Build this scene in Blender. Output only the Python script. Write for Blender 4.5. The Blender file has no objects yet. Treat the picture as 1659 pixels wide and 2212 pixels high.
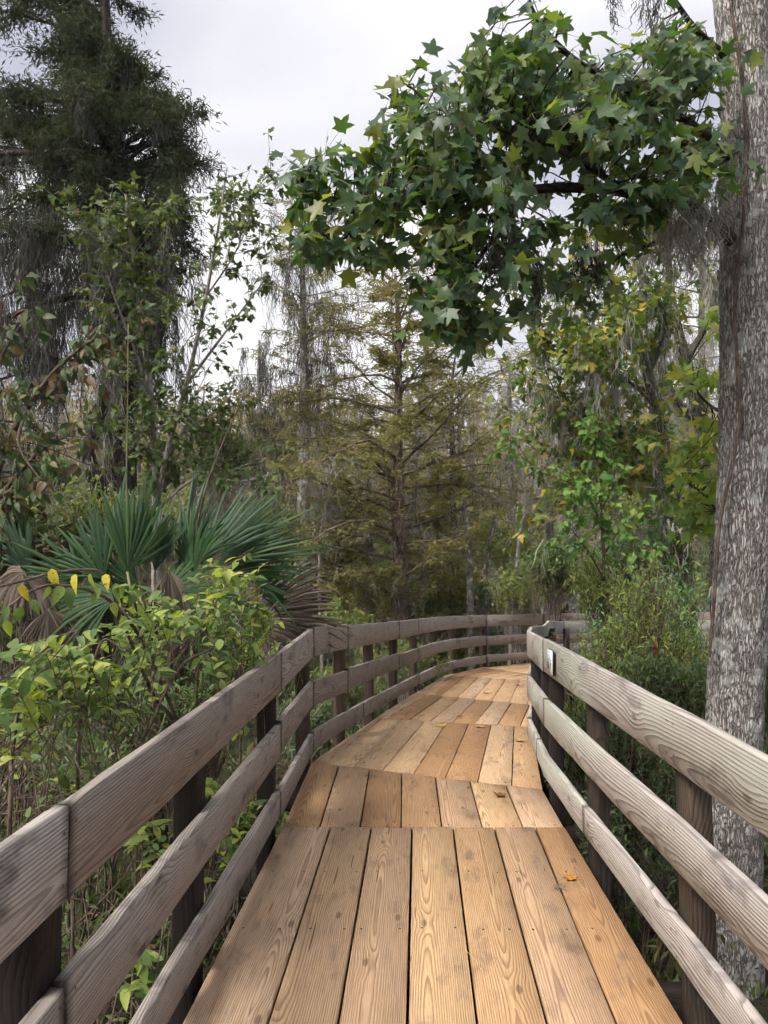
import bpy, math
import numpy as np
from mathutils import Vector, Matrix

scene = bpy.context.scene
rng = np.random.default_rng(11)

# ------------------------------------------------------------------ camera, sky, sun, exposure
CAM_H = 1.65
PITCH = math.atan(84.0 / 1659.0)
cd = bpy.data.cameras.new("camera")
cd.sensor_fit = 'HORIZONTAL'; cd.sensor_width = 36.0; cd.lens = 36.0
cd.clip_start = 0.05; cd.clip_end = 2000.0
cam = bpy.data.objects.new("camera", cd)
cam.location = (0, 0, CAM_H)
cam.rotation_euler = (math.pi / 2 + PITCH, 0, 0)
scene.collection.objects.link(cam)
scene.camera = cam

SUN_TO = Vector((-0.50, -0.42, 0.76)).normalized()      # towards the sun
sun_el = math.asin(SUN_TO.z)
sun_az = math.atan2(SUN_TO.x, SUN_TO.y)
world = bpy.data.worlds.new("World"); scene.world = world; world.use_nodes = True
wn = world.node_tree; wn.nodes.clear()
w_out = wn.nodes.new('ShaderNodeOutputWorld')
w_bg = wn.nodes.new('ShaderNodeBackground'); w_bg.inputs['Strength'].default_value = 0.1
w_sky = wn.nodes.new('ShaderNodeTexSky'); w_sky.sky_type = 'NISHITA'; w_sky.sun_disc = False
w_sky.sun_elevation = sun_el; w_sky.sun_rotation = sun_az
w_tc = wn.nodes.new('ShaderNodeTexCoord')
w_map = wn.nodes.new('ShaderNodeMapping'); w_map.inputs['Scale'].default_value = (1.0, 1.5, 2.6)
w_map.inputs['Rotation'].default_value = (0.0, 0.75, 0.3)
w_map.inputs['Location'].default_value = (1.3, 0.2, 0.6)
w_n = wn.nodes.new('ShaderNodeTexNoise'); w_n.inputs['Scale'].default_value = 1.5
w_n.inputs['Detail'].default_value = 4.0; w_n.inputs['Roughness'].default_value = 0.42; w_n.inputs['Distortion'].default_value = 0.5
w_r = wn.nodes.new('ShaderNodeValToRGB')
w_r.color_ramp.elements[0].position = 0.38; w_r.color_ramp.elements[0].color = (0.55, 0.56, 0.665, 1)
w_r.color_ramp.elements[1].position = 0.58; w_r.color_ramp.elements[1].color = (1.0, 0.99, 1.02, 1)
w_sc = wn.nodes.new('ShaderNodeVectorMath'); w_sc.operation = 'SCALE'; w_sc.inputs['Scale'].default_value = 8.9
w_mix = wn.nodes.new('ShaderNodeMix'); w_mix.data_type = 'RGBA'; w_mix.inputs['Factor'].default_value = 0.94
wn.links.new(w_tc.outputs['Generated'], w_map.inputs['Vector'])
wn.links.new(w_map.outputs['Vector'], w_n.inputs['Vector'])
wn.links.new(w_n.outputs['Fac'], w_r.inputs['Fac'])
wn.links.new(w_r.outputs['Color'], w_sc.inputs[0])
wn.links.new(w_sky.outputs['Color'], w_mix.inputs[6])
wn.links.new(w_sc.outputs['Vector'], w_mix.inputs[7])
wn.links.new(w_mix.outputs[2], w_bg.inputs['Color'])
wn.links.new(w_bg.outputs['Background'], w_out.inputs['Surface'])

sl = bpy.data.lights.new("sun", 'SUN'); sl.energy = 5.0; sl.angle = math.radians(24); sl.color = (1.0, 0.95, 0.86)
sun = bpy.data.objects.new("sun", sl)
sun.rotation_euler = (-SUN_TO).to_track_quat('-Z', 'Y').to_euler()
sun.location = (-6, -2, 12)
scene.collection.objects.link(sun)

scene.view_settings.view_transform = 'Standard'
scene.view_settings.look = 'None'
scene.view_settings.exposure = 0.35
scene.view_settings.gamma = 1.0
scene.view_settings.use_curve_mapping = False
scene.cycles.use_adaptive_sampling = True
scene.cycles.adaptive_threshold = 0.09
scene.cycles.adaptive_min_samples = 12
scene.cycles.max_bounces = 5
scene.cycles.diffuse_bounces = 3
scene.cycles.glossy_bounces = 2
scene.cycles.transmission_bounces = 4
scene.cycles.transparent_max_bounces = 4
scene.cycles.caustics_reflective = False
scene.cycles.caustics_refractive = False

# ------------------------------------------------------------------ geometry helpers
COL = scene.collection
F_PX, CX_PX, CY_PX = 1659.0, 829.5, 1106.0
def at(px, py, Y):
    """point at depth Y seen at picture position (px, py) of a 1659 x 2212 view"""
    u = (px - CX_PX) / F_PX; v = -(py - CY_PX) / F_PX
    c, s = math.cos(PITCH), math.sin(PITCH)
    d = (u, c - v * s, s + v * c); t = Y / d[1]
    return np.array((d[0] * t, Y, CAM_H + d[2] * t))

def nrm(a):
    return a / np.maximum(np.linalg.norm(a, axis=-1, keepdims=True), 1e-9)

def rv(n, s=1.0):
    return rng.normal(0, s, (n, 3))

def tag(o, label=None, cat=None, group=None, kind=None):
    if label: o["label"] = label
    if cat: o["category"] = cat
    if group: o["group"] = group
    if kind: o["kind"] = kind
    return o

def thing(name, loc, label, cat, group=None):
    o = bpy.data.objects.new(name, None); o.empty_display_size = 0.2
    o.location = tuple(float(x) for x in loc)
    COL.objects.link(o)
    return tag(o, label, cat, group)

def origin_of(o):
    v = np.zeros(3)
    while o is not None:
        v = v + np.array(o.location); o = o.parent
    return v

class Geo:
    def __init__(self):
        self.V = []; self.F = []; self.R = []; self.G = []; self.n = 0
    def add(self, V, F, rnd=None, gco=None):
        V = np.asarray(V, float).reshape(-1, 3)
        for f in (F if isinstance(F, list) else [F]):
            f = np.asarray(f, np.int64)
            if len(f): self.F.append(f + self.n)
        self.V.append(V); self.n += len(V)
        self.R.append(np.zeros(len(V)) if rnd is None else np.broadcast_to(np.asarray(rnd, float), (len(V),)))
        self.G.append(V if gco is None else np.asarray(gco, float))
    def mesh(self, name, mat, origin=(0, 0, 0), smooth=False):
        V = np.concatenate(self.V) - np.asarray(origin, float)
        me = bpy.data.meshes.new(name)
        me.vertices.add(len(V)); me.vertices.foreach_set('co', V.astype(np.float32).ravel())
        tot = np.concatenate([np.full(len(f), f.shape[1]) for f in self.F])
        idx = np.concatenate([f.ravel() for f in self.F])
        st = np.concatenate([[0], np.cumsum(tot)[:-1]])
        me.loops.add(len(idx)); me.loops.foreach_set('vertex_index', idx.astype(np.int32))
        me.polygons.add(len(tot))
        me.polygons.foreach_set('loop_start', st.astype(np.int32))
        me.polygons.foreach_set('loop_total', tot.astype(np.int32))
        if smooth: me.polygons.foreach_set('use_smooth', np.ones(len(tot), bool))
        a = me.attributes.new('rnd', 'FLOAT', 'POINT'); a.data.foreach_set('value', np.concatenate(self.R).astype(np.float32))
        a = me.attributes.new('gco', 'FLOAT_VECTOR', 'POINT'); a.data.foreach_set('vector', np.concatenate(self.G).astype(np.float32).ravel())
        me.materials.append(mat)
        me.update(calc_edges=True)
        return me
    def build(self, name, mat, parent=None, kind=None, smooth=False, origin=None):
        if not self.V: return None
        if parent is not None:
            po = origin_of(parent); og = po if origin is None else np.asarray(origin, float)
            o = bpy.data.objects.new(name, self.mesh(name, mat, og, smooth)); o.parent = parent
            o.location = tuple(og - po)
        else:
            og = np.zeros(3) if origin is None else np.asarray(origin, float)
            o = bpy.data.objects.new(name, self.mesh(name, mat, og, smooth)); o.location = tuple(og)
        COL.objects.link(o)
        if kind: o["kind"] = kind
        return o

def tube(g, P, R, n=6, cap=True, rnd=0.0, rough=0.0):
    P = np.asarray(P, float); m = len(P); R = np.broadcast_to(np.asarray(R, float), (m,))
    T = nrm(np.gradient(P, axis=0))
    ref = np.array((0.0, 0.0, 1.0)) if abs(T[:, 2]).mean() < 0.8 else np.array((1.0, 0.0, 0.0))
    A = nrm(np.cross(T, ref)); B = np.cross(T, A)
    th = np.linspace(0, 2 * math.pi, n, endpoint=False)
    rr = R[:, None] * (1 + (rng.normal(0, rough, (m, n)) if rough else 0))
    V = P[:, None] + rr[..., None] * (np.cos(th)[None, :, None] * A[:, None] + np.sin(th)[None, :, None] * B[:, None])
    i = np.arange(m - 1)[:, None] * n; j = np.arange(n)[None]; k = (np.arange(n)[None] + 1) % n
    F = np.stack([i + j, i + k, i + n + k, i + n + j], -1).reshape(-1, 4)
    s = np.concatenate([[0], np.cumsum(np.linalg.norm(np.diff(P, axis=0), axis=1))])
    gc = np.stack([np.broadcast_to(R[:, None] * np.cos(th), (m, n)), np.broadcast_to(R[:, None] * np.sin(th), (m, n)), np.broadcast_to(s[:, None], (m, n))], -1)
    Fs = [F]
    if cap: Fs.append(np.arange(n)[None] + (m - 1) * n)
    g.add(V.reshape(-1, 3), Fs, rnd, gc.reshape(-1, 3))

def sticks(g, A, B, r0, r1, rnd=0.0):
    """many thin three sided twigs at once"""
    A = np.asarray(A, float); B = np.asarray(B, float); n = len(A)
    if n == 0: return
    T = nrm(B - A); ref = np.where(abs(T[:, 2:3]) < 0.8, np.array([[0, 0, 1.0]]), np.array([[1.0, 0, 0]]))
    X = nrm(np.cross(T, ref)); Y = np.cross(T, X)
    th = np.array((0, 2.094, 4.189)); r0 = np.broadcast_to(r0, (n,)); r1 = np.broadcast_to(r1, (n,))
    off = np.cos(th)[None, :, None] * X[:, None] + np.sin(th)[None, :, None] * Y[:, None]
    V = np.concatenate([A[:, None] + off * r0[:, None, None], B[:, None] + off * r1[:, None, None]], 1)
    b = np.arange(n)[:, None] * 6
    F = np.concatenate([np.stack([b[:, 0] + j, b[:, 0] + (j + 1) % 3, b[:, 0] + 3 + (j + 1) % 3, b[:, 0] + 3 + j], -1) for j in range(3)])
    g.add(V.reshape(-1, 3), F, np.repeat(np.broadcast_to(rnd, (n,)), 6))

def frames(axis, normal):
    y = nrm(axis); x = nrm(np.cross(y, normal)); z = np.cross(x, y)
    return np.stack([x, y, z], -1)

def scatter(g, T, pos, axis, normal, scale, rnd=None):
    TV, TF = T; n = len(pos)
    if n == 0: return
    M = frames(axis, normal)
    V = pos[:, None] + np.broadcast_to(scale, (n,))[:, None, None] * np.einsum('nij,kj->nki', M, TV)
    off = (np.arange(n) * len(TV))[:, None, None]
    Fs = [(np.asarray(tf)[None] + off).reshape(-1, np.asarray(tf).shape[1]) for tf in TF]
    if rnd is None: rnd = rng.random(n)
    g.add(V.reshape(-1, 3), Fs, np.repeat(rnd, len(TV)), np.tile(TV, (n, 1)))

# ------------------------------------------------------------------ leaf shapes (length 1 along +y, face up +z)
def fan_leaf(outline, mid=(0, 0.42), droop=0.12, fold=0.10):
    o = np.array(outline, float)
    V = np.concatenate([[mid], o])
    z = -droop * (V[:, 1] ** 2) - 0.0 + fold * np.abs(V[:, 0])
    V = np.column_stack([V, z]); k = len(o)
    F = np.array([(0, 1 + i, 1 + (i + 1) % k) for i in range(k)])
    return V, [F]

def star_leaf(droop=0.15, fold=0.05, wide=1.0):
    lob = [(-128, 0.50), (-63, 0.66), (0, 0.72), (63, 0.66), (128, 0.50)]
    out = [(0.0, -0.05)]
    c = (0.0, 0.27)
    def P(a, r): return (c[0] + wide * r * math.sin(math.radians(a)), c[1] + r * math.cos(math.radians(a)))
    for i, (a, r) in enumerate(lob):
        out.append(P(a - 17, r * 0.66)); out.append(P(a, r)); out.append(P(a + 17, r * 0.66))
        if i < 4: out.append(P((a + lob[i + 1][0]) / 2, 0.31))
    return fan_leaf(out, c, droop, fold)

def maple_leaf(droop=0.2, fold=0.12):
    out = [(0, 0), (-0.26, -0.02), (-0.22, 0.16), (-0.52, 0.42), (-0.30, 0.50), (-0.20, 0.55), (-0.24, 0.72), (0, 1.0),
           (0.24, 0.72), (0.20, 0.55), (0.30, 0.50), (0.52, 0.42), (0.22, 0.16), (0.26, -0.02)]
    return fan_leaf(out, (0, 0.36), droop, fold)

def blade_leaf(w, ts=(0.0, 0.12, 0.35, 0.62, 0.85, 1.0), prof=(0.0, 0.6, 1.0, 0.85, 0.42, 0.0), droop=0.25, fold=0.25):
    """leaf folded along its midrib and bent down towards its tip"""
    V = []; F3 = []; F4 = []
    for t, p in zip(ts, prof):
        z = -droop * t * t
        V += [(-w * p, t, z + fold * w * p), (0, t, z), (w * p, t, z + fold * w * p)]
    for i in range(len(ts) - 1):
        a, b = 3 * i, 3 * i + 3
        F4 += [(a, a + 1, b + 1, b), (a + 1, a + 2, b + 2, b + 1)]
    return np.array(V, float), [np.array(F4)]

OVATE = blade_leaf(0.26)
ACUTE = blade_leaf(0.23, prof=(0.0, 0.82, 1.0, 0.66, 0.24, 0.0), droop=0.3, fold=0.3)
OVATE2 = blade_leaf(0.24, droop=0.55, fold=0.35)
LANCE = blade_leaf(0.115, ts=(0, .3, .65, 1), prof=(0.0, 1.0, .8, 0.0), droop=0.15, fold=0.3)
KITE = (np.array([(0, 0, 0), (-0.11, 0.45, 0.03), (0, 0.5, 0.0), (0.11, 0.45, 0.03), (0, 1, -0.12)]), [np.array([(0, 2, 1), (0, 3, 2), (1, 2, 4), (2, 3, 4)])])
STAR = star_leaf(); STAR2 = star_leaf(0.45, 0.22); STAR3 = star_leaf(-0.12, 0.30, 0.9); STAR4 = star_leaf(0.75, 0.35, 0.85); STAR5 = star_leaf(0.30, -0.25, 0.95)
MAPLE = maple_leaf(); MAPLE2 = maple_leaf(0.5, 0.3)
DIAMOND = (np.array([(0, 0, 0), (-0.22, 0.45, 0.04), (0, 1, -0.1), (0.22, 0.45, 0.04)]), [np.array([(0, 1, 2, 3)])])
FEATHER = (np.array([(0, 0, 0), (-0.095, 0.5, 0.03), (0, 1, -0.12), (0.095, 0.5, 0.03)]), [np.array([(0, 1, 2, 3)])])

# ------------------------------------------------------------------ material helpers
class NT:
    def __init__(self, name):
        self.m = bpy.data.materials.new(name); self.m.use_nodes = True
        self.t = self.m.node_tree; self.t.nodes.clear()
        self.out = self.t.nodes.new('ShaderNodeOutputMaterial')
    def n(self, typ, **kw):
        nd = self.t.nodes.new('ShaderNode' + typ)
        for k, v in kw.items():
            if hasattr(nd, k) and k not in ('inputs',): setattr(nd, k, v)
        return nd
    def set(self, sock, v):
        if isinstance(v, bpy.types.NodeSocket): self.t.links.new(v, sock)
        else: sock.default_value = v
    def math(self, op, a, b=None, c=None, clamp=False):
        nd = self.n('Math', operation=op); nd.use_clamp = clamp
        self.set(nd.inputs[0], a)
        if b is not None: self.set(nd.inputs[1], b)
        if c is not None: self.set(nd.inputs[2], c)
        return nd.outputs[0]
    def vmath(self, op, a, b=None):
        nd = self.n('VectorMath', operation=op); self.set(nd.inputs[0], a)
        if b is not None: self.set(nd.inputs[3 if op == 'SCALE' else 1], b)
        return nd.outputs[0]
    def noise(self, vec, scale=5.0, detail=2.0, rough=0.5, dist=0.0, out='Fac'):
        nd = self.n('TexNoise'); self.set(nd.inputs['Vector'], vec)
        nd.inputs['Scale'].default_value = scale; nd.inputs['Detail'].default_value = detail
        nd.inputs['Roughness'].default_value = rough; nd.inputs['Distortion'].default_value = dist
        return nd.outputs[out]
    def ramp(self, fac, stops, interp='LINEAR'):
        nd = self.n('ValToRGB'); cr = nd.color_ramp; cr.interpolation = interp
        while len(cr.elements) < len(stops): cr.elements.new(0.5)
        for e, (p, c) in zip(cr.elements, stops):
            e.position = p
            e.color = (c, c, c, 1) if isinstance(c, (int, float)) else (*c, 1)
        self.set(nd.inputs[0], fac)
        return nd.outputs[0]
    def mix(self, fac, a, b, blend='MIX'):
        nd = self.n('Mix'); nd.data_type = 'RGBA'; nd.blend_type = blend
        self.set(nd.inputs[0], fac)
        self.set(nd.inputs[6], a if isinstance(a, bpy.types.NodeSocket) else (*a, 1))
        self.set(nd.inputs[7], b if isinstance(b, bpy.types.NodeSocket) else (*b, 1))
        return nd.outputs[2]
    def attr(self, name, out='Fac'):
        nd = self.n('Attribute'); nd.attribute_name = name; return nd.outputs[out]
    def orand(self):
        return self.n('ObjectInfo').outputs['Random']
    def comb(self, x, y, z):
        nd = self.n('CombineXYZ')
        for s, v in zip(nd.inputs, (x, y, z)): self.set(s, v)
        return nd.outputs[0]
    def sep(self, v):
        nd = self.n('SeparateXYZ'); self.set(nd.inputs[0], v); return nd.outputs
    def bump(self, h, strength=0.5, dist=0.01):
        nd = self.n('Bump'); self.set(nd.inputs['Height'], h)
        nd.inputs['Strength'].default_value = strength; nd.inputs['Distance'].default_value = dist
        return nd.outputs[0]
    def principled(self, col, rough=0.7, spec=0.3, normal=None):
        b = self.n('BsdfPrincipled'); self.set(b.inputs['Base Color'], col if isinstance(col, bpy.types.NodeSocket) else (*col, 1))
        self.set(b.inputs['Roughness'], rough); b.inputs['Specular IOR Level'].default_value = spec
        if normal is not None: self.set(b.inputs['Normal'], normal)
        return b.outputs[0]
    def done(self, sh):
        self.t.links.new(sh, self.out.inputs['Surface']); return self.m

def leaf_mat(name, stops, trans=0.35, tint=(1.25, 1.35, 0.55), rough=0.5, spec=0.22, spots=False):
    """stops: colours spread over the leaves at random"""
    t = NT(name)
    r = t.math('FRACT', t.math('ADD', t.attr('rnd'), t.orand()))
    pos = t.n('NewGeometry').outputs['Position']
    nz = t.noise(pos, 0.9, 1.0)
    r2 = t.math('ADD', t.math('MULTIPLY', r, 0.86), t.math('MULTIPLY', t.math('SUBTRACT', nz, 0.5), 0.35), clamp=True)
    col = t.ramp(r2, [(a, tuple(x * 1.4 for x in c)) for a, c in stops])
    if spots:
        sp = t.noise(t.vmath('ADD', t.attr('gco', 'Vector'), t.comb(t.math('MULTIPLY', r, 31.0), 0.0, 0.0)), 6.0, 1.0)
        col = t.mix(t.ramp(sp, [(0.66, 0.0), (0.70, 0.8)]), col, (0.13, 0.05, 0.015))
    p = t.principled(col, rough, spec)
    if trans <= 0: return t.done(p)
    tr = t.n('BsdfTranslucent'); t.set(tr.inputs['Color'], t.mix(1.0, col, tint, 'MULTIPLY'))
    ms = t.n('MixShader'); ms.inputs[0].default_value = trans
    t.t.links.new(p, ms.inputs[1]); t.t.links.new(tr.outputs[0], ms.inputs[2])
    return t.done(ms.outputs[0])

def wood_mat(name, palette, dark, freq=105.0, ring=0.75, fibre=0.35, weather=None, rough=0.75, bump=0.4, green=None, knots=0.8, spec=0.2, wander=1.0):
    """plain sawn board: rings round a wandering pith, knots, fibres; gco = (across, along, thickness)"""
    t = NT(name)
    rn = t.orand(); off = t.math('MULTIPLY', rn, 53.0)
    rn2 = t.math('FRACT', t.math('MULTIPLY', rn, 17.31))
    g = t.sep(t.attr('gco', 'Vector')); x, y, z = g[0], g[1], g[2]
    lo = t.comb(t.math('MULTIPLY', x, 5.0), t.math('ADD', t.math('MULTIPLY', y, 0.75), off), t.math('MULTIPLY', z, 5.0))
    n1 = t.math('SUBTRACT', t.noise(lo, 1.0, 2.0, 0.5), 0.5)
    slow = t.math('SUBTRACT', t.noise(t.comb(t.math('ADD', t.math('MULTIPLY', y, 0.45), off), 3.3, 0.0), 1.0, 1.0), 0.5)
    vor = t.n('TexVoronoi'); vor.voronoi_dimensions = '2D'; vor.inputs['Scale'].default_value = 1.0
    t.set(vor.inputs['Vector'], t.comb(t.math('ADD', t.math('MULTIPLY', x, 3.2), off), t.math('MULTIPLY', y, 1.25), 0.0))
    kd = vor.outputs['Distance']
    k = t.ramp(kd, [(0.0, 1.0), (0.07, 0.80), (0.20, 0.22), (0.36, 0.0)], 'EASE')
    cx = t.math('ADD', x, t.math('MULTIPLY', t.math('SUBTRACT', rn2, 0.5), 0.22))
    cz = t.math('ADD', t.math('ADD', z, 0.035), t.math('MULTIPLY', slow, 0.34 * wander))
    rr = t.math('SQRT', t.math('ADD', t.math('MULTIPLY', cx, cx), t.math('MULTIPLY', cz, cz)))
    rr = t.math('ADD', rr, t.math('ADD', t.math('MULTIPLY', n1, 0.026 * wander), t.math('MULTIPLY', k, 0.04 * knots * wander)))
    fr = t.math('FRACT', t.math('MULTIPLY', rr, freq))
    rg = t.ramp(fr, [(0.0, 0.0), (0.45, 0.10), (0.80, 0.95), (0.92, 1.0), (1.0, 0.0)])
    fb = t.noise(t.comb(t.math('MULTIPLY', x, 260.0), t.math('ADD', t.math('MULTIPLY', y, 5.0), off), t.math('MULTIPLY', z, 260.0)), 1.0, 2.0, 0.6)
    blotch = t.noise(t.comb(t.math('MULTIPLY', x, 9.0), t.math('ADD', t.math('MULTIPLY', y, 2.2), off), t.math('MULTIPLY', z, 9.0)), 1.0, 4.0, 0.6)
    base = t.ramp(t.math('ADD', t.math('MULTIPLY', rn, 0.8), t.math('MULTIPLY', blotch, 0.28), clamp=True), palette)
    col = t.mix(t.math('MULTIPLY', rg, ring), base, dark)
    col = t.mix(fibre, col, t.ramp(fb, [(0.30, 0.25), (0.55, 1.0), (0.8, 1.15)]), 'MULTIPLY')
    # long drying cracks
    crk = t.noise(t.comb(t.math('MULTIPLY', x, 46.0), t.math('ADD', t.math('MULTIPLY', y, 1.6), off), t.math('MULTIPLY', z, 20.0)), 1.0, 1.0)
    col = t.mix(t.ramp(crk, [(0.735, 0.0), (0.755, 0.75)]), col, tuple(c * 0.35 for c in dark))
    if green:
        gm = t.noise(t.comb(t.math('MULTIPLY', x, 4.0), t.math('ADD', t.math('MULTIPLY', y, 0.9), off), 1.7), 1.0, 2.0)
        col = t.mix(t.math('MULTIPLY', t.ramp(gm, [(0.42, 0.0), (0.62, 1.0)]), 0.55), col, green)
    if weather:
        wm = t.noise(t.comb(t.math('MULTIPLY', x, 6.0), t.math('ADD', t.math('MULTIPLY', y, 2.6), off), 5.1), 1.0, 5.0, 0.65)
        col = t.mix(t.ramp(wm, [(0.56, 0.0), (0.70, weather[1])]), col, weather[0])
    kc = t.ramp(kd, [(0.0, 1.0), (0.028, 0.9), (0.05, 0.0)])
    col = t.mix(t.math('MULTIPLY', kc, 0.75 * knots), col, tuple(c * 0.5 for c in dark))
    es = t.math('MULTIPLY', t.attr('rnd'), t.ramp(blotch, [(0.30, 0.45), (0.55, 1.0)]), clamp=True)      # grime soaked into the board ends
    col = t.mix(es, col, tuple(c * 0.45 for c in dark))
    hgt = t.math('SUBTRACT', t.math('MULTIPLY', fb, 0.5), t.math('MULTIPLY', rg, 0.6))
    nb = t.bump(hgt, bump, 0.004)
    return t.done(t.principled(col, rough, spec, nb))
# ------------------------------------------------------------------ materials
M_DECK = wood_mat('deck_wood', [(0.0, (0.30, 0.165, 0.085)), (0.18, (0.40, 0.230, 0.115)), (0.38, (0.50, 0.320, 0.175)), (0.55, (0.45, 0.305, 0.200)),
                                (0.72, (0.56, 0.370, 0.200)), (0.88, (0.55, 0.390, 0.265)), (1.0, (0.40, 0.230, 0.115))], (0.125, 0.060, 0.028),
                  freq=120, ring=0.55, fibre=0.48, wander=0.5, weather=((0.14, 0.092, 0.072), 0.70), rough=0.72, bump=0.55, spec=0.25)
M_RAIL = wood_mat('weathered_rail_wood', [(0.0, (0.24, 0.207, 0.182)), (0.35, (0.30, 0.264, 0.236)), (0.65, (0.35, 0.314, 0.287)), (1.0, (0.39, 0.354, 0.325))],
                  (0.062, 0.048, 0.045), freq=95, ring=0.52, fibre=0.55, wander=0.6, weather=((0.060, 0.050, 0.053), 0.85), rough=0.85, bump=0.9)
M_RAILP = wood_mat('weathered_rail_wood_pale', [(0.0, (0.34, 0.305, 0.275)), (0.4, (0.40, 0.36, 0.330)), (0.7, (0.45, 0.405, 0.378)), (1.0, (0.49, 0.44, 0.41))],
                   (0.125, 0.10, 0.095), freq=74, ring=0.64, fibre=0.45, wander=0.75, weather=((0.12, 0.098, 0.102), 0.75), rough=0.85, bump=0.9, green=(0.42, 0.44, 0.36))
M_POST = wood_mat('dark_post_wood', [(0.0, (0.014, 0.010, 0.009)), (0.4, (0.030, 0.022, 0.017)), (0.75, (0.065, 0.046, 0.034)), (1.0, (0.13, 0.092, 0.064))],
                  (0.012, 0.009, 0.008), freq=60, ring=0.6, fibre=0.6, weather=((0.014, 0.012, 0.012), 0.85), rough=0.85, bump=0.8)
M_BEAM = wood_mat('dark_beam_wood', [(0.0, (0.020, 0.015, 0.012)), (1.0, (0.05, 0.036, 0.027))], (0.012, 0.009, 0.008), rough=0.9)

t = NT('rusty_nail'); M_NAIL = t.done(t.principled((0.045, 0.022, 0.013), 0.6, 0.4))
t = NT('white_plate'); M_WHITE = t.done(t.principled((0.78, 0.80, 0.82), 0.4, 0.4))
t = NT('black_edge'); M_BLACK = t.done(t.principled((0.012, 0.012, 0.013), 0.5, 0.4))
t = NT('grey_print'); M_GREYP = t.done(t.principled((0.16, 0.175, 0.175), 0.6, 0.3))
t = NT('palm_print'); M_GREENP = t.done(t.principled((0.015, 0.085, 0.06), 0.6, 0.3))

def bark_mat(name, light, mid, dark, cell=(16.0, 16.0, 5.0), lichen=None, bumps=0.9, rough=0.9, moss=None, wear=0.55):
    t = NT(name)
    v = t.attr('gco', 'Vector')
    wn_ = t.noise(t.vmath('MULTIPLY', v, tuple(c * 0.8 for c in cell)), 1.0, 3.0, 0.6, out='Color')
    w = t.vmath('ADD', t.vmath('MULTIPLY', v, cell), t.vmath('SCALE', wn_, 2.4))
    vo = t.n('TexVoronoi'); vo.feature = 'DISTANCE_TO_EDGE'; vo.inputs['Scale'].default_value = 1.0; t.set(vo.inputs['Vector'], w)
    e = vo.outputs['Distance']
    rid = t.noise(t.vmath('MULTIPLY', v, (cell[0] * 1.3, cell[1] * 1.3, cell[2] * 0.5)), 1.0, 3.0, 0.55)
    crack = t.math('MULTIPLY', t.ramp(e, [(0.0, 0.0), (0.06, 0.6), (0.18, 1.0)]), t.ramp(rid, [(0.34, 0.30), (0.48, 1.0)]))
    nz = t.noise(v, 9.0, 4.0, 0.6)
    fine = t.noise(t.vmath('MULTIPLY', v, (90.0, 90.0, 26.0)), 1.0, 3.0, 0.6)
    c = t.mix(t.ramp(nz, [(0.35, 0.0), (0.62, 1.0)]), mid, light)
    c = t.mix(0.4, c, t.ramp(fine, [(0.25, 0.45), (0.6, 1.0), (0.8, 1.15)]), 'MULTIPLY')
    c = t.mix(crack, dark, c)
    big = t.noise(v, 2.3, 3.0, 0.55)
    c = t.mix(t.ramp(big, [(0.5, 0.0), (0.68, wear)]), c, dark)
    if lichen:
        ln = t.noise(v, 5.5, 3.0, 0.6)
        c = t.mix(t.ramp(ln, [(0.57, 0.0), (0.62, 0.85)]), c, lichen)
    if moss:
        mn = t.noise(v, 3.1, 3.0, 0.6)
        c = t.mix(t.ramp(mn, [(0.46, 0.0), (0.62, 0.8)]), c, moss)
    h = t.math('ADD', crack, t.math('MULTIPLY', fine, 0.35))
    return t.done(t.principled(c, rough, 0.15, t.bump(h, bumps, 0.018)))

M_GUM = bark_mat('gum_bark', (0.55, 0.525, 0.50), (0.41, 0.375, 0.35), (0.115, 0.096, 0.086), cell=(66.0, 66.0, 15.0), lichen=(0.56, 0.56, 0.53), bumps=1.0, wear=0.45)
M_CYP = bark_mat('cypress_bark', (0.29, 0.225, 0.175), (0.17, 0.125, 0.095), (0.055, 0.04, 0.03), cell=(18, 18, 3.0))
M_CYPG = bark_mat('grey_cypress_bark', (0.38, 0.36, 0.335), (0.24, 0.215, 0.195), (0.08, 0.068, 0.06), cell=(18, 18, 3.0), lichen=(0.42, 0.43, 0.40))
M_DARKBARK = bark_mat('dark_bark', (0.085, 0.072, 0.062), (0.045, 0.037, 0.032), (0.014, 0.011, 0.010), cell=(14, 14, 3.0))  # dark brown bark colour, for the dark cypresses and the gum limbs
M_LICH = bark_mat('pale_lichen_bark', (0.42, 0.41, 0.38), (0.20, 0.185, 0.165), (0.06, 0.05, 0.042), cell=(20, 20, 8.0), lichen=(0.50, 0.50, 0.47))
M_MOSSBARK = bark_mat('mossy_bark', (0.20, 0.19, 0.155), (0.115, 0.105, 0.085), (0.035, 0.03, 0.025), cell=(22, 22, 6.0), moss=(0.15, 0.15, 0.11))
M_TWIG = bark_mat('brown_twig', (0.19, 0.145, 0.115), (0.11, 0.08, 0.062), (0.05, 0.036, 0.028), cell=(30, 30, 9.0), bumps=0.3)
M_TWIGG = bark_mat('grey_twig', (0.38, 0.35, 0.32), (0.25, 0.225, 0.20), (0.11, 0.095, 0.085), cell=(30, 30, 9.0), bumps=0.3)

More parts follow.
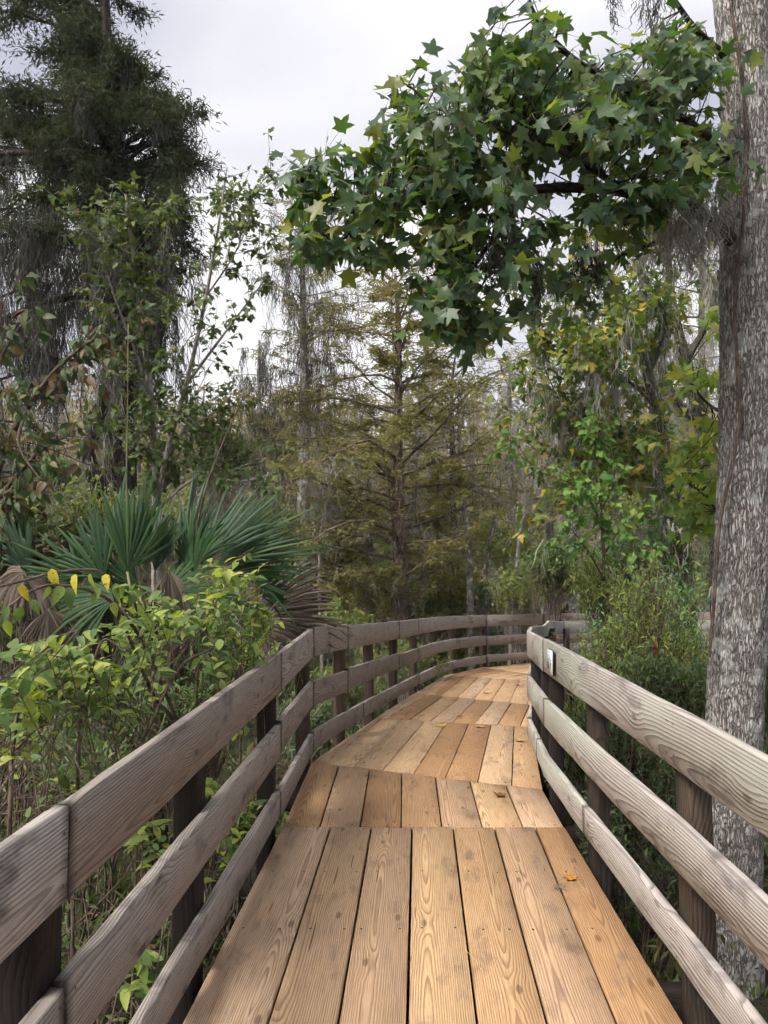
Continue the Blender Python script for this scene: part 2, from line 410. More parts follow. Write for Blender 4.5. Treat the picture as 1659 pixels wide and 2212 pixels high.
def moss_mat(name, a, b):
    t = NT(name)
    c = t.ramp(t.math('FRACT', t.math('ADD', t.attr('rnd'), t.orand())), [(0.0, a), (1.0, b)])
    p = t.principled(c, 0.95, 0.05)
    tr = t.n('BsdfTranslucent'); t.set(tr.inputs['Color'], c)
    ms = t.n('MixShader'); ms.inputs[0].default_value = 0.25
    t.t.links.new(p, ms.inputs[1]); t.t.links.new(tr.outputs[0], ms.inputs[2])
    return t.done(ms.outputs[0])
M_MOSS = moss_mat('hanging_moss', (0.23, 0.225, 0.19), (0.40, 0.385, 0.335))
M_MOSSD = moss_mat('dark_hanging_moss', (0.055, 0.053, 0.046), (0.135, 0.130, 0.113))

M_GUMLEAF = leaf_mat('gum_leaf', [(0.0, (0.032, 0.064, 0.038)), (0.38, (0.044, 0.080, 0.041)), (0.62, (0.066, 0.102, 0.040)), (0.80, (0.110, 0.138, 0.046)), (0.95, (0.185, 0.175, 0.05)), (1.0, (0.22, 0.12, 0.04))], trans=0.38, tint=(1.9, 2.0, 0.5), rough=0.42, spec=0.33, spots=True)
M_GUMLEAFY = leaf_mat('gum_leaf_yellowing', [(0.0, (0.10, 0.165, 0.04)), (0.5, (0.165, 0.22, 0.05)), (0.8, (0.27, 0.27, 0.06)), (1.0, (0.36, 0.26, 0.05))], trans=0.45, rough=0.4, spots=True)
M_MAPLE = leaf_mat('maple_leaf', [(0.0, (0.042, 0.066, 0.028)), (0.5, (0.068, 0.094, 0.034)), (0.8, (0.105, 0.125, 0.04)), (0.93, (0.16, 0.15, 0.04)), (0.97, (0.30, 0.12, 0.03)), (1.0, (0.30, 0.07, 0.02))], trans=0.33)
M_MAPLEY = leaf_mat('maple_leaf_gold', [(0.0, (0.055, 0.095, 0.03)), (0.4, (0.095, 0.135, 0.035)), (0.7, (0.17, 0.17, 0.04)), (0.88, (0.32, 0.24, 0.04)), (1.0, (0.42, 0.20, 0.03))], trans=0.4)
M_BRIGHT = leaf_mat('bright_maple_leaf', [(0.0, (0.055, 0.12, 0.03)), (0.6, (0.095, 0.175, 0.04)), (1.0, (0.17, 0.23, 0.045))], trans=0.4)
M_HICK = leaf_mat('russet_compound_leaf', [(0.0, (0.040, 0.062, 0.030)), (0.45, (0.062, 0.085, 0.036)), (0.68, (0.11, 0.085, 0.04)), (0.84, (0.10, 0.055, 0.042)), (0.94, (0.16, 0.06, 0.03)), (1.0, (0.36, 0.11, 0.025))], trans=0.3)
M_BUTTON = leaf_mat('yellow_green_shrub_leaf', [(0.0, (0.060, 0.100, 0.042)), (0.3, (0.100, 0.150, 0.050)), (0.6, (0.165, 0.215, 0.058)), (0.85, (0.25, 0.28, 0.065)), (0.97, (0.36, 0.33, 0.05)), (1.0, (0.45, 0.30, 0.04))], trans=0.42, rough=0.42, spots=True)
M_YELLOW = leaf_mat('yellowed_leaf', [(0.0, (0.40, 0.36, 0.05)), (1.0, (0.50, 0.40, 0.06))], trans=0.4, tint=(1.1, 1.0, 0.5), spots=True)
M_CYPLEAF = leaf_mat('rusty_cypress_spray', [(0.0, (0.115, 0.132, 0.050)), (0.4, (0.158, 0.165, 0.060)), (0.7, (0.190, 0.175, 0.072)), (1.0, (0.215, 0.155, 0.078))], trans=0.35, tint=(1.3, 1.2, 0.6), rough=0.8, spec=0.1)
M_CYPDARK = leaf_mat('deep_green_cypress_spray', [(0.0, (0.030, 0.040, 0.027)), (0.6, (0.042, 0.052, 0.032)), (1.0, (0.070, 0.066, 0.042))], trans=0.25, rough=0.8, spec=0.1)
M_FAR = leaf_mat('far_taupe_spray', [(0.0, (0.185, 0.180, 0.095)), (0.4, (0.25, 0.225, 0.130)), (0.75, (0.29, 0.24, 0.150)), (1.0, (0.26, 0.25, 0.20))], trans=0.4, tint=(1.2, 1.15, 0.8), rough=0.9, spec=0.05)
M_CYPGOLD = leaf_mat('golden_cypress_spray', [(0.0, (0.115, 0.130, 0.036)), (0.5, (0.175, 0.170, 0.042)), (1.0, (0.235, 0.175, 0.046))], trans=0.35, tint=(1.3, 1.2, 0.6), rough=0.8, spec=0.1)
M_MYRTLE = leaf_mat('myrtle_leaf', [(0.0, (0.075, 0.110, 0.030)), (0.5, (0.125, 0.170, 0.040)), (0.85, (0.20, 0.225, 0.05)), (1.0, (0.27, 0.23, 0.055))], trans=0.33)
M_WILLOW = leaf_mat('blue_green_willow_leaf', [(0.0, (0.060, 0.125, 0.050)), (0.6, (0.100, 0.195, 0.075)), (1.0, (0.16, 0.25, 0.09))], trans=0.33)
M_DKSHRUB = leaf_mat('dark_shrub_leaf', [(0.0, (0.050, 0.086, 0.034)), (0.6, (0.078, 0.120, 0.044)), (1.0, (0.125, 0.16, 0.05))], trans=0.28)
M_UNDER = leaf_mat('understorey_leaf', [(0.0, (0.065, 0.095, 0.032)), (0.5, (0.115, 0.145, 0.040)), (0.85, (0.18, 0.19, 0.045)), (1.0, (0.21, 0.15, 0.035))], trans=0.35)
M_FLOWER = leaf_mat('white_seed_heads', [(0.0, (0.42, 0.44, 0.36)), (1.0, (0.66, 0.66, 0.58))], trans=0.2, tint=(1, 1, 1), rough=0.9)
M_GRASS = leaf_mat('grass_blades', [(0.0, (0.035, 0.062, 0.020)), (0.6, (0.07, 0.095, 0.028)), (1.0, (0.17, 0.14, 0.06))], trans=0.3)
M_LITTER = leaf_mat('dead_leaves', [(0.0, (0.045, 0.030, 0.020)), (0.6, (0.095, 0.062, 0.038)), (0.92, (0.17, 0.12, 0.065)), (1.0, (0.34, 0.26, 0.10))], trans=0.1, tint=(1, 0.9, 0.6), rough=0.8, spec=0.1)
M_PALM = leaf_mat('palmetto_blade', [(0.0, (0.014, 0.036, 0.013)), (0.5, (0.020, 0.050, 0.018)), (0.85, (0.038, 0.068, 0.022)), (1.0, (0.09, 0.08, 0.035))], trans=0.22, tint=(1.5, 1.8, 0.5), rough=0.5, spec=0.2)
M_PALMB = leaf_mat('bluish_palmetto_blade', [(0.0, (0.026, 0.055, 0.030)), (1.0, (0.055, 0.092, 0.055))], trans=0.2, rough=0.45, spec=0.3)
M_PALMD = leaf_mat('dead_palmetto_blade', [(0.0, (0.060, 0.045, 0.036)), (0.6, (0.115, 0.088, 0.072)), (1.0, (0.20, 0.165, 0.14))], trans=0.08, tint=(1, 0.9, 0.7), rough=0.75, spec=0.2)
M_STALK = leaf_mat('palmetto_stalk', [(0.0, (0.10, 0.115, 0.055)), (1.0, (0.16, 0.13, 0.065))], trans=0, rough=0.6)

t = NT('swamp_ground')
pz = t.n('NewGeometry').outputs['Position']
a = t.noise(pz, 0.7, 4.0, 0.6); b = t.noise(pz, 14.0, 5.0, 0.65)
c = t.mix(t.ramp(b, [(0.35, 0.0), (0.65, 1.0)]), (0.016, 0.013, 0.010), (0.048, 0.036, 0.025))
c = t.mix(t.ramp(a, [(0.45, 0.0), (0.6, 0.55)]), c, (0.030, 0.042, 0.016))
M_GROUND = t.done(t.principled(c, 0.95, 0.1, t.bump(b, 0.8, 0.06)))

# ------------------------------------------------------------------ ground
def gz(x, y):
    x = np.asarray(x, float); y = np.asarray(y, float)
    base = -1.0 - 0.75 * np.clip((y - 6.0) / 10.0, 0, 1)
    return base + 0.07 * np.sin(x * 0.9 + 1.3) * np.cos(y * 0.7) + 0.05 * np.sin(x * 2.3 + y * 1.7) + 0.12 * np.sin(x * 0.21 + 2.0) * np.sin(y * 0.17)

u = np.linspace(-1, 1, 170); sx = np.sign(u) * (np.abs(u) ** 3.2) * 600 + u * 14
gx, gy = np.meshgrid(sx, sx + 8.0)
GV = np.stack([gx, gy, gz(gx, gy)], -1).reshape(-1, 3); k = len(u)
i, j = np.meshgrid(np.arange(k - 1), np.arange(k - 1)); q = (j * k + i).ravel()
g = Geo(); g.add(GV, np.stack([q, q + 1, q + k + 1, q + k], -1))
tag(g.build('ground', M_GROUND, smooth=True), 'dark swampy ground strewn with leaf litter under the boardwalk', 'ground', kind='structure')

# ------------------------------------------------------------------ boardwalk deck, plank by plank
L_PTS = [(-1.02, -3.2, 0), (-0.87, -0.3, 0), (-0.735, 2.2, 0), (-0.605, 4.69, 0), (-0.565, 6.10, 0), (-0.09, 8.62, -0.20), (0.44, 11.03, -0.37), (1.08, 13.73, -0.555), (1.95, 15.5, -0.68), (2.92, 16.40, -0.735), (4.5, 16.95, -0.75), (7.2, 17.12, -0.75), (11.0, 17.15, -0.75), (15.0, 17.15, -0.75)]
R_PTS = [(0.92, -3.2, 0), (0.985, -0.3, 0), (1.035, 2.2, 0), (1.08, 4.68, 0), (1.10, 5.42, 0), (1.55, 8.2, -0.20), (2.06, 10.15, -0.37), (2.72, 13.15, -0.555), (3.25, 14.25, -0.68), (3.75, 14.85, -0.735), (4.7, 15.22, -0.75), (7.2, 15.38, -0.75), (11.0, 15.40, -0.75), (15.0, 15.40, -0.75)]

def clip_poly(P, n, d):
    """keep the side n.p <= d of a convex polygon"""
    out = []
    for a, b in zip(P, P[1:] + P[:1]):
        da, db = n[0] * a[0] + n[1] * a[1] - d, n[0] * b[0] + n[1] * b[1] - d
        if da <= 0: out.append(a)
        if da * db < 0:
            s = da / (da - db); out.append((a[0] + s * (b[0] - a[0]), a[1] + s * (b[1] - a[1])))
    return out

deck = thing('boardwalk', (0.2, 2.0, 0.0), 'brown wooden boardwalk deck of wide lengthwise planks curving away between the railings', 'boardwalk')
deck["kind"] = "structure"
nails = Geo()
PW = 0.2405
for s in range(len(L_PTS) - 1):
    L0, R0, L1, R1 = (np.array(p, float) for p in (L_PTS[s], R_PTS[s], L_PTS[s + 1], R_PTS[s + 1]))
    if 8 <= s <= 9:  dv = (R1 - R0 + L1 - L0)[:2]
    else: dv = ((L1 - L0) * 0.5 + (R1 - R0) * 0.5)[:2]
    dv = dv / np.linalg.norm(dv); nv = np.array((dv[1], -dv[0]))
    if s == 2: dv = np.array((0.0452, 1.0)); dv /= np.linalg.norm(dv); nv = np.array((dv[1], -dv[0]))
    e0 = (R0 - L0)[:2]; e0 /= np.linalg.norm(e0); m0 = np.array((-e0[1], e0[0]))
    e1 = (R1 - L1)[:2]; e1 /= np.linalg.norm(e1); m1 = np.array((-e1[1], e1[0]))
    def zat(p):
        a = abs(np.dot(np.array(p) - L0[:2], m0)); b = abs(np.dot(np.array(p) - L1[:2], m1))
        return L0[2] + (L1[2] - L0[2]) * a / max(a + b, 1e-6)
    quad = [tuple(p[:2]) for p in (L0, R0, R1, L1)]
    gapy = 0.0035 if s in (2, 6) else 0.004
    if s == 3: gapy = 0.007
    if s == 4: gapy = 0.009
    quad = clip_poly(quad, -m0, -np.dot(m0, L0[:2]) - gapy)
    quad = clip_poly(quad, m1, np.dot(m1, L1[:2]) - gapy)
    us = [np.dot(p, nv) for p in quad]; umax, umin = max(us), min(us)
    u_hi = umax; shift = 0.0
    if s > 3: shift = float(rng.uniform(0, 0.10))
    nmax = int((umax - umin) / PW) + 2
    for q in range(nmax):
        pw = 0.2445 if s <= 3 else PW
        hi = u_hi + shift - q * pw; lo = hi - pw
        if s <= 3 and q == 6: lo = umin - 1.0
        if s <= 3 and q > 6: break
        gap = float(rng.uniform(0.0038, 0.0068))
        poly = clip_poly(clip_poly(quad, nv, min(hi - gap, umax)), -nv, -(lo + gap))
        if len(poly) < 3: continue
        P = np.array(poly); area = 0.5 * abs(np.dot(P[:, 0], np.roll(P[:, 1], 1)) - np.dot(P[:, 1], np.roll(P[:, 0], 1)))
        if area < 0.004: continue
        c = P.mean(0); dz = float(rng.normal(0, 0.0016)); roll = float(rng.normal(0, 0.004))
        uu, vv = (P - c) @ nv, (P - c) @ dv
        zt = np.array([zat(p) for p in P]) + dz + uu * roll
        ins = 0.0035
        Pi = P - nv[None] * (np.sign(uu) * np.minimum(ins, abs(uu) * 0.4))[:, None] - dv[None] * (np.sign(vv) * np.minimum(ins, abs(vv) * 0.4))[:, None]
        k = len(P)
        V = np.concatenate([np.column_stack([Pi, zt]), np.column_stack([P, zt - 0.004]), np.column_stack([P, zt - 0.040])])
        a = np.arange(k); b = (a + 1) % k
        ccw = (P[1, 0] - P[0, 0]) * (P[2, 1] - P[1, 1]) - (P[1, 1] - P[0, 1]) * (P[2, 0] - P[1, 0]) > 0
        F = [np.stack([a + k, b + k, b, a], -1), np.stack([a + 2 * k, b + 2 * k, b + k, a + k], -1)]
        top = a[None]; bot = (a + 2 * k)[::-1][None]
        if not ccw:
            F = [f[:, ::-1] for f in F]; top = top[:, ::-1]; bot = bot[:, ::-1]
        gco = np.column_stack([np.tile(uu, 3), np.tile(vv, 3), np.concatenate([np.zeros(k), np.full(k, -0.004), np.full(k, -0.04)])])
        gp = Geo(); gp.add(V, F + [top, bot], 0.0, gco)
        gp.build('plank', M_DECK, deck, origin=(c[0], c[1], float(zt.mean())))
        if s < 8:                                # nail heads, at each end and across the middle
            for vf, dd in ((vv.min(), 0.035), (vv.max(), -0.035), ((vv.min() + vv.max()) / 2, 0.0), (vv.min() * 0.5 + vv.max() * 0.5 + 0.6, 0.0)):
                for uf in (-0.07, 0.075):
                    p = c + nv * (uf + rng.normal(0, 0.008)) + dv * (vf + dd + rng.normal(0, 0.006))
                    inside = all(np.cross(*(P[(e + 1) % k] - P[e], p - P[e])) * (1 if ccw else -1) > 0.002 for e in range(k)) if False else True
                    for e in range(k):
                        ed = P[(e + 1) % k] - P[e]; w = p - P[e]
                        if (ed[0] * w[1] - ed[1] * w[0]) * (1 if ccw else -1) < 0.006 * np.linalg.norm(ed): inside = False
                    if not inside: continue
                    th = np.arange(6) * math.pi / 3; r = 0.0062
                    nails.add(np.column_stack([p[0] + r * np.cos(th), p[1] + r * np.sin(th), np.full(6, zat(p) + dz + np.dot(p - c, nv) * roll + 0.0012)]), np.arange(6)[None])
nails.build('nail_heads', M_NAIL, deck, kind='stuff')

def beam(parent, name, A, B, w, h, mat):
    """square timber from A to B (tops), width w, depth h"""
    A = np.asarray(A, float); B = np.asarray(B, float); d = nrm(B - A); s = nrm(np.cross(d, (0, 0, 1.0))) * w / 2
    V = []; G = []
    for P, t_ in ((A, 0.0), (B, np.linalg.norm(B - A))):
        for sg, zz in ((-1, 0), (1, 0), (1, -h), (-1, -h)):
            V.append(P + s * sg + np.array((0, 0, zz))); G.append((zz, t_, sg * w / 2))
    F = np.array([(0, 1, 2, 3), (7, 6, 5, 4), (0, 4, 5, 1), (1, 5, 6, 2), (2, 6, 7, 3), (3, 7, 4, 0)])
    gg = Geo(); gg.add(np.array(V), F, 0.0, np.array(G)); return gg.build(name, mat, parent, origin=(A + B) / 2)

for s in range(1, len(L_PTS) - 2):
    L0, R0, L1, R1 = (np.array(p, float) for p in (L_PTS[s], R_PTS[s], L_PTS[s + 1], R_PTS[s + 1]))
    for f in (0.05, 0.5, 0.95):
        beam(deck, 'stringer', L0 * (1 - f) + R0 * f - (0, 0, 0.042), L1 * (1 - f) + R1 * f - (0, 0, 0.042), 0.045, 0.20, M_BEAM)
    for f in ((0.02, 0.5) if np.linalg.norm(L1 - L0) > 2.0 else (0.02,)):
        A = L0 + (L1 - L0) * f; B = R0 + (R1 - R0) * f; e = nrm(B - A)
        beam(deck, 'cross_beam', A - e * 0.28 - (0, 0, 0.245), B + e * 0.28 - (0, 0, 0.245), 0.09, 0.16, M_BEAM)

# ------------------------------------------------------------------ railings
def smooth_path(P, n=14):
    P = np.array(P, float)                       # corner cutting: straight runs with short bends
    for _ in range(2):
        f = 0.05 if _ == 0 else 0.30
        Q = [P[0]]
        for a, b in zip(P[:-1], P[1:]): Q += [a + (b - a) * f, a + (b - a) * (1 - f)]
        P = np.array(Q + [P[-1]])
    return P

class Path:
    def __init__(self, P, side):
        self.P = smooth_path(P); self.side = side
        self.s = np.concatenate([[0], np.cumsum(np.linalg.norm(np.diff(self.P[:, :2], axis=0), axis=1))])
    def p(self, s): return np.array([np.interp(s, self.s, self.P[:, k]) for k in range(3)])
    def tan(self, s): return nrm(self.p(s + 0.08) - self.p(s - 0.08))
    def out(self, s):
        d = self.tan(s); n = np.array((d[1], -d[0], 0.0)) * self.side
        return n / np.linalg.norm(n)
    def s_at_y(self, y):
        return float(np.interp(y, self.P[:, 1], self.s))

RAIL_Z = {'top': (0.815, 1.04), 'mid': (0.435, 0.625), 'low': (0.085, 0.235)}
def rail_board(path, s0, s1, z0, z1, parent, mat, name, jit):
    mids = [q for q in (posts_l if path is PL else posts_r) if s0 + 0.08 < q < s1 - 0.08]       # straight runs that bend only over a post
    knots_ = [s0] + mids + [s1]; ss = [s0, s0 + 0.012, s0 + 0.045]
    for a_, b_ in zip(knots_[:-1], knots_[1:]): ss += [a_ + (b_ - a_) * f for f in (0.2, 0.5, 0.8)] + [b_]
    ss = np.array(sorted(set(ss[:-1] + [s1 - 0.045, s1 - 0.012, s1]))); n = len(ss); ch = 0.004; th = 0.038
    KP = np.array([path.p(q) for q in knots_]); KO = np.array([path.out(q) for q in knots_])
    end_ = np.clip(1.0 - np.minimum(ss - s0, s1 - ss) / 0.04, 0, 1)
    prof = [(0, z0 + ch), (0, z1 - ch), (ch, z1), (th - ch, z1), (th, z1 - ch), (th, z0 + ch), (th - ch, z0), (ch, z0)]
    V = []; G = []
    wz = rng.normal(0, jit); tilt = rng.normal(0, jit * 0.8)
    for s in ss:
        p = np.array([np.interp(s, knots_, KP[:, k_]) for k_ in range(3)]); o = np.array([np.interp(s, knots_, KO[:, k_]) for k_ in range(3)]); o = o / np.linalg.norm(o); f = (s - s0) / (s1 - s0) - 0.5
        for a, z in prof:
            jx, jz = rng.normal(0, 0.0010), rng.normal(0, 0.0016)
            V.append(p + o * (a + jx + 0.004) + np.array((0, 0, z + wz + f * tilt + jz))); G.append((z - (z0 + z1) / 2, s, a - 0.0))
    V = np.array(V); k = 8; F = []
    a = np.arange(n - 1)[:, None] * k; j = np.arange(k)[None]; b = (j + 1) % k
    Q = np.stack([a + j, a + b, a + k + b, a + k + j], -1).reshape(-1, 4)
    if path.side > 0: Q = Q[:, ::-1]
    caps = [np.arange(k)[None], (np.arange(k) + (n - 1) * k)[::-1][None]]
    if path.side < 0: caps = [c[:, ::-1] for c in caps]
    g = Geo(); g.add(V, [Q] + caps, np.repeat(end_, k), np.array(G))
    return g.build(name, mat, parent, origin=V.mean(0))

def post(path, s, parent, top=0.90, w=0.09, d=0.135, inset=0.046):
    p = path.p(s); o = path.out(s); tn = np.array((path.tan(s)[0], path.tan(s)[1], 0)); tn /= np.linalg.norm(tn)
    c = p + o * (inset + w / 2); zb = float(gz(c[0], c[1])) - 0.15
    lean = rng.normal(0, 0.006, 2)
    V = []; G = []; ch = 0.006
    pr = [(-w / 2, -d / 2 + ch), (-w / 2 + ch, -d / 2), (w / 2 - ch, -d / 2), (w / 2, -d / 2 + ch), (w / 2, d / 2 - ch), (w / 2 - ch, d / 2), (-w / 2 + ch, d / 2), (-w / 2, d / 2 - ch)]
    zs = np.linspace(zb, p[2] + top, 6)
    for z in zs:
        for a, b in pr:
            q = c + o * (a + lean[0] * (z - p[2] - 0.5)) + tn * (b + lean[1] * (z - p[2] - 0.5)); V.append((q[0], q[1], z)); G.append((b, z, a))
    k = 8; n = 6
    a = np.arange(n - 1)[:, None] * k; j = np.arange(k)[None]; b = (j + 1) % k
    Q = np.stack([a + j, a + b, a + k + b, a + k + j], -1).reshape(-1, 4)
    if path.side > 0: pass
    else: Q = Q[:, ::-1]
    g = Geo(); g.add(np.array(V), [Q, (np.arange(k) + (n - 1) * k)[None]], 0.0, np.array(G))
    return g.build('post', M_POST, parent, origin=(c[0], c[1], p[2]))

PL = Path(L_PTS, -1); PR = Path([(0.99, -3.2, 0), (1.065, -0.3, 0), (1.115, 2.2, 0), (1.10, 4.0, 0), (1.095, 5.30, 0), (1.34, 7.35, -0.14), (1.60, 8.5, -0.22), (2.10, 10.15, -0.37), (2.76, 13.1, -0.555), (3.28, 14.2, -0.68), (3.80, 14.8, -0.735), (4.75, 15.18, -0.75), (7.2, 15.34, -0.75), (11.0, 15.36, -0.75), (15.0, 15.36, -0.75)], 1)
rail_l = thing('railing', (-0.8, 2.0, 0), 'grey weathered three board railing sweeping along the outside of the bend past the palmetto', 'railing')
rail_r = thing('railing', (1.15, 2.0, 0), 'pale weathered three board railing beside the big grey tree trunk, carrying the small sign', 'railing')

def col_to_s(path, px, s0, s1):
    ss = np.linspace(s0, s1, 1500); best = None
    P = np.array([path.p(s) + path.out(s) * 0.09 for s in ss])
    x = CX_PX + F_PX * P[:, 0] / np.maximum(P[:, 1], 0.3)
    return float(ss[np.argmin(abs(x - px))])

sl0 = PL.s_at_y(0.8); slE = PL.s_at_y(17.0)
posts_l = [PL.s_at_y(-2.4), PL.s_at_y(-0.9), PL.s_at_y(0.35)] + [col_to_s(PL, c, sl0, slE) for c in (88, 417, 580, 656, 734, 796, 849, 892, 936, 975, 1042)]
sE = posts_l[-1]
posts_l += [sE + 1.7 + k * 1.75 for k in range(6)]
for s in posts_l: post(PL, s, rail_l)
posts_r = [PR.s_at_y(y) for y in (-2.2, -0.7, 0.6, 1.85, 3.02, 4.33, 5.45, 6.1, 7.2, 8.4, 9.9, 11.4, 12.9, 14.1)] + [PR.s_at_y(14.1) + 1.5 + 1.7 * k for k in range(6)]
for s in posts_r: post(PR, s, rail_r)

def run_rail(path, joints, lvl, parent, mat, name, jit):
    z0, z1 = RAIL_Z[lvl]
    ps = np.array(posts_l if path is PL else posts_r)
    joints = [float(ps[np.argmin(abs(ps - j))]) if abs(ps - j).min() < 0.6 and 0 < q < len(joints) - 1 else j for q, j in enumerate(joints)]
    joints = sorted(set(joints))
    for a, b in zip(joints[:-1], joints[1:]):
        rail_board(path, a + 0.003, b - 0.003, z0, z1, parent, mat, name, jit)
yl = PL.s_at_y
run_rail(PL, [yl(-3.0), yl(-0.9), yl(1.98), yl(4.42), yl(6.02), yl(7.15), yl(9.4), yl(11.9), posts_l[-7], posts_l[-6], posts_l[-4], posts_l[-2], posts_l[-1] + 0.3], 'top', rail_l, M_RAIL, 'top_rail', 0.006)
run_rail(PL, [yl(-3.0), yl(0.35), yl(1.72), yl(4.20), yl(5.98), yl(7.15), yl(9.4), yl(11.9), posts_l[-7], posts_l[-6], posts_l[-4], posts_l[-2], posts_l[-1] + 0.3], 'mid', rail_l, M_RAIL, 'middle_rail', 0.007)
run_rail(PL, [yl(-3.0), yl(-0.9), yl(2.0), yl(4.2), yl(5.95), yl(8.0), yl(11.0), posts_l[-7], posts_l[-6], posts_l[-4], posts_l[-2], posts_l[-1] + 0.3], 'low', rail_l, M_RAIL, 'bottom_rail', 0.007)
yr = PR.s_at_y
run_rail(PR, [yr(-3.0), yr(-0.7), yr(5.42), yr(7.35), yr(8.4), yr(11.4), yr(14.1), posts_r[-5], posts_r[-3], posts_r[-1] + 0.3], 'top', rail_r, M_RAILP, 'top_rail', 0.006)
run_rail(PR, [yr(-3.0), yr(0.6), yr(4.9), yr(7.2), yr(8.4), yr(11.4), yr(14.1), posts_r[-5], posts_r[-3], posts_r[-1] + 0.3], 'mid', rail_r, M_RAILP, 'middle_rail', 0.007)
run_rail(PR, [yr(-3.0), yr(0.6), yr(4.25), yr(6.1), yr(7.2), yr(8.4), yr(11.4), yr(14.1), posts_r[-5], posts_r[-3], posts_r[-1] + 0.3], 'low', rail_r, M_RAILP, 'bottom_rail', 0.007)

for path, posts_, parent in ((PL, posts_l, rail_l), (PR, posts_r, rail_r)):
    g = Geo(); th_ = np.arange(6) * math.pi / 3
    for s_ in posts_:
        for lv in RAIL_Z.values():
            for f in (0.22, 0.78):
                for ds in (-0.03, 0.03):
                    o_ = path.out(s_ + ds); tn = path.tan(s_ + ds); c = path.p(s_ + ds) - o_ * 0.0005 + np.array((0, 0, lv[0] + (lv[1] - lv[0]) * f + rng.normal(0, 0.006))) + tn * rng.normal(0, 0.006)
                    g.add(c[None] + 0.0052 * (np.cos(th_)[:, None] * tn[None] + np.sin(th_)[:, None] * np.array((0, 0, 1.0))[None]), np.arange(6)[None])
    g.build('nail_heads', M_NAIL, parent, kind='stuff')

# ------------------------------------------------------------------ small sign on the railing
s_s = PR.s_at_y(5.08); sp = PR.p(s_s); so = PR.out(s_s); stn = PR.tan(s_s)
sc_ = sp + np.array((0, 0, 0.925)) + so * 0.001
sign = thing('trail_sign', sc_, 'small white square sign plate with green palm emblem screwed to the top rail', 'sign')
def sign_pt(a, z, out): return sc_ + stn * a + np.array((0, 0, z)) - so * out
def sign_poly(name, pts, o0, o1, mat, parent):
    k = len(pts); V = np.array([sign_pt(a, z, o1) for a, z in pts] + [sign_pt(a, z, o0) for a, z in pts])
    a = np.arange(k); b = (a + 1) % k
    gg = Geo(); gg.add(V, [a[None], (a + k)[::-1][None], np.stack([a, a + k, b + k, b], -1)]); return gg.build(name, mat, parent)
def rect(a0, a1, z0, z1): return [(a0, z0), (a1, z0), (a1, z1), (a0, z1)]
sign_poly('backing', rect(-0.083, 0.083, -0.078, 0.078), -0.002, 0.010, M_BLACK, sign)
plate = sign_poly('plate', rect(-0.081, 0.083, -0.078, 0.078), 0.0102, 0.0125, M_WHITE, sign)
for i_, (a0, a1, z0, z1) in enumerate([(0.0, 0.055, 0.036, 0.041), (-0.03, 0.02, 0.026, 0.031), (-0.06, 0.06, 0.010, 0.018)]):
    for w_ in np.arange(a0, a1, 0.011): sign_poly('lettering', rect(w_, w_ + float(rng.uniform(0.005, 0.009)), z0, z1), 0.0126, 0.0131, M_GREYP, sign)
sign_poly('grey_panel', rect(0.012, 0.066, -0.048, 0.002), 0.0126, 0.0131, M_GREYP, sign)
# palm emblem: trunk and drooping fronds
sign_poly('palm_emblem', rect(-0.032, -0.027, -0.05, -0.015), 0.0126, 0.0131, M_GREENP, sign)
for ang in (-80, -35, 5, 45, 95, 150):
    ca, sa = math.sin(math.radians(ang)), math.cos(math.radians(ang)); cx_, cz_ = -0.03, -0.015
    tip = (cx_ + ca * 0.026, cz_ + sa * 0.022 - 0.006); mid = (cx_ + ca * 0.016, cz_ + sa * 0.018 + 0.004); mid2 = (cx_ + ca * 0.016, cz_ + sa * 0.016 - 0.004)
    sign_poly('palm_emblem', [(cx_, cz_), mid2, tip, mid], 0.0126, 0.0131 + 0.00002 * ang / 10, M_GREENP, sign)
for z_ in (-0.066, 0.066):
    th_ = np.arange(8) * math.pi / 4
    sign_poly('screw', [(0.004 * math.cos(q_), z_ + 0.004 * math.sin(q_)) for q_ in th_], 0.0126, 0.0142, M_BLACK, sign)
# ------------------------------------------------------------------ plant helpers
def grow(p0, d0, L, n, wob=0.12, trop=(0, 0, 0)):
    P = [np.asarray(p0, float)]; d = nrm(np.asarray(d0, float)); tr = np.asarray(trop, float)
    for _ in range(n):
        d = nrm(d + rng.normal(0, wob, 3) + tr); P.append(P[-1] + d * (L / n))
    return np.array(P)

def along(P, u):
    """points and tangents at fractions u of a polyline"""
    P = np.asarray(P); n = len(P) - 1; x = np.clip(np.asarray(u) * n, 0, n - 1e-4); i = x.astype(int); f = (x - i)[..., None]
    return P[i] * (1 - f) + P[i + 1] * f, nrm(P[i + 1] - P[i])

def curve_pts(pts, n=6):
    P = np.array(pts, float); Q = np.concatenate([[2 * P[0] - P[1]], P, [2 * P[-1] - P[-2]]]); out = []
    for a in range(1, len(Q) - 2):
        for t_ in np.linspace(0, 1, n, endpoint=False):
            p0, p1, p2, p3 = Q[a - 1:a + 3]
            out.append(0.5 * ((2 * p1) + (p2 - p0) * t_ + (2 * p0 - 5 * p1 + 4 * p2 - p3) * t_ ** 2 + (3 * p1 - p0 - 3 * p2 + p3) * t_ ** 3))
    out.append(P[-1]); return np.array(out)

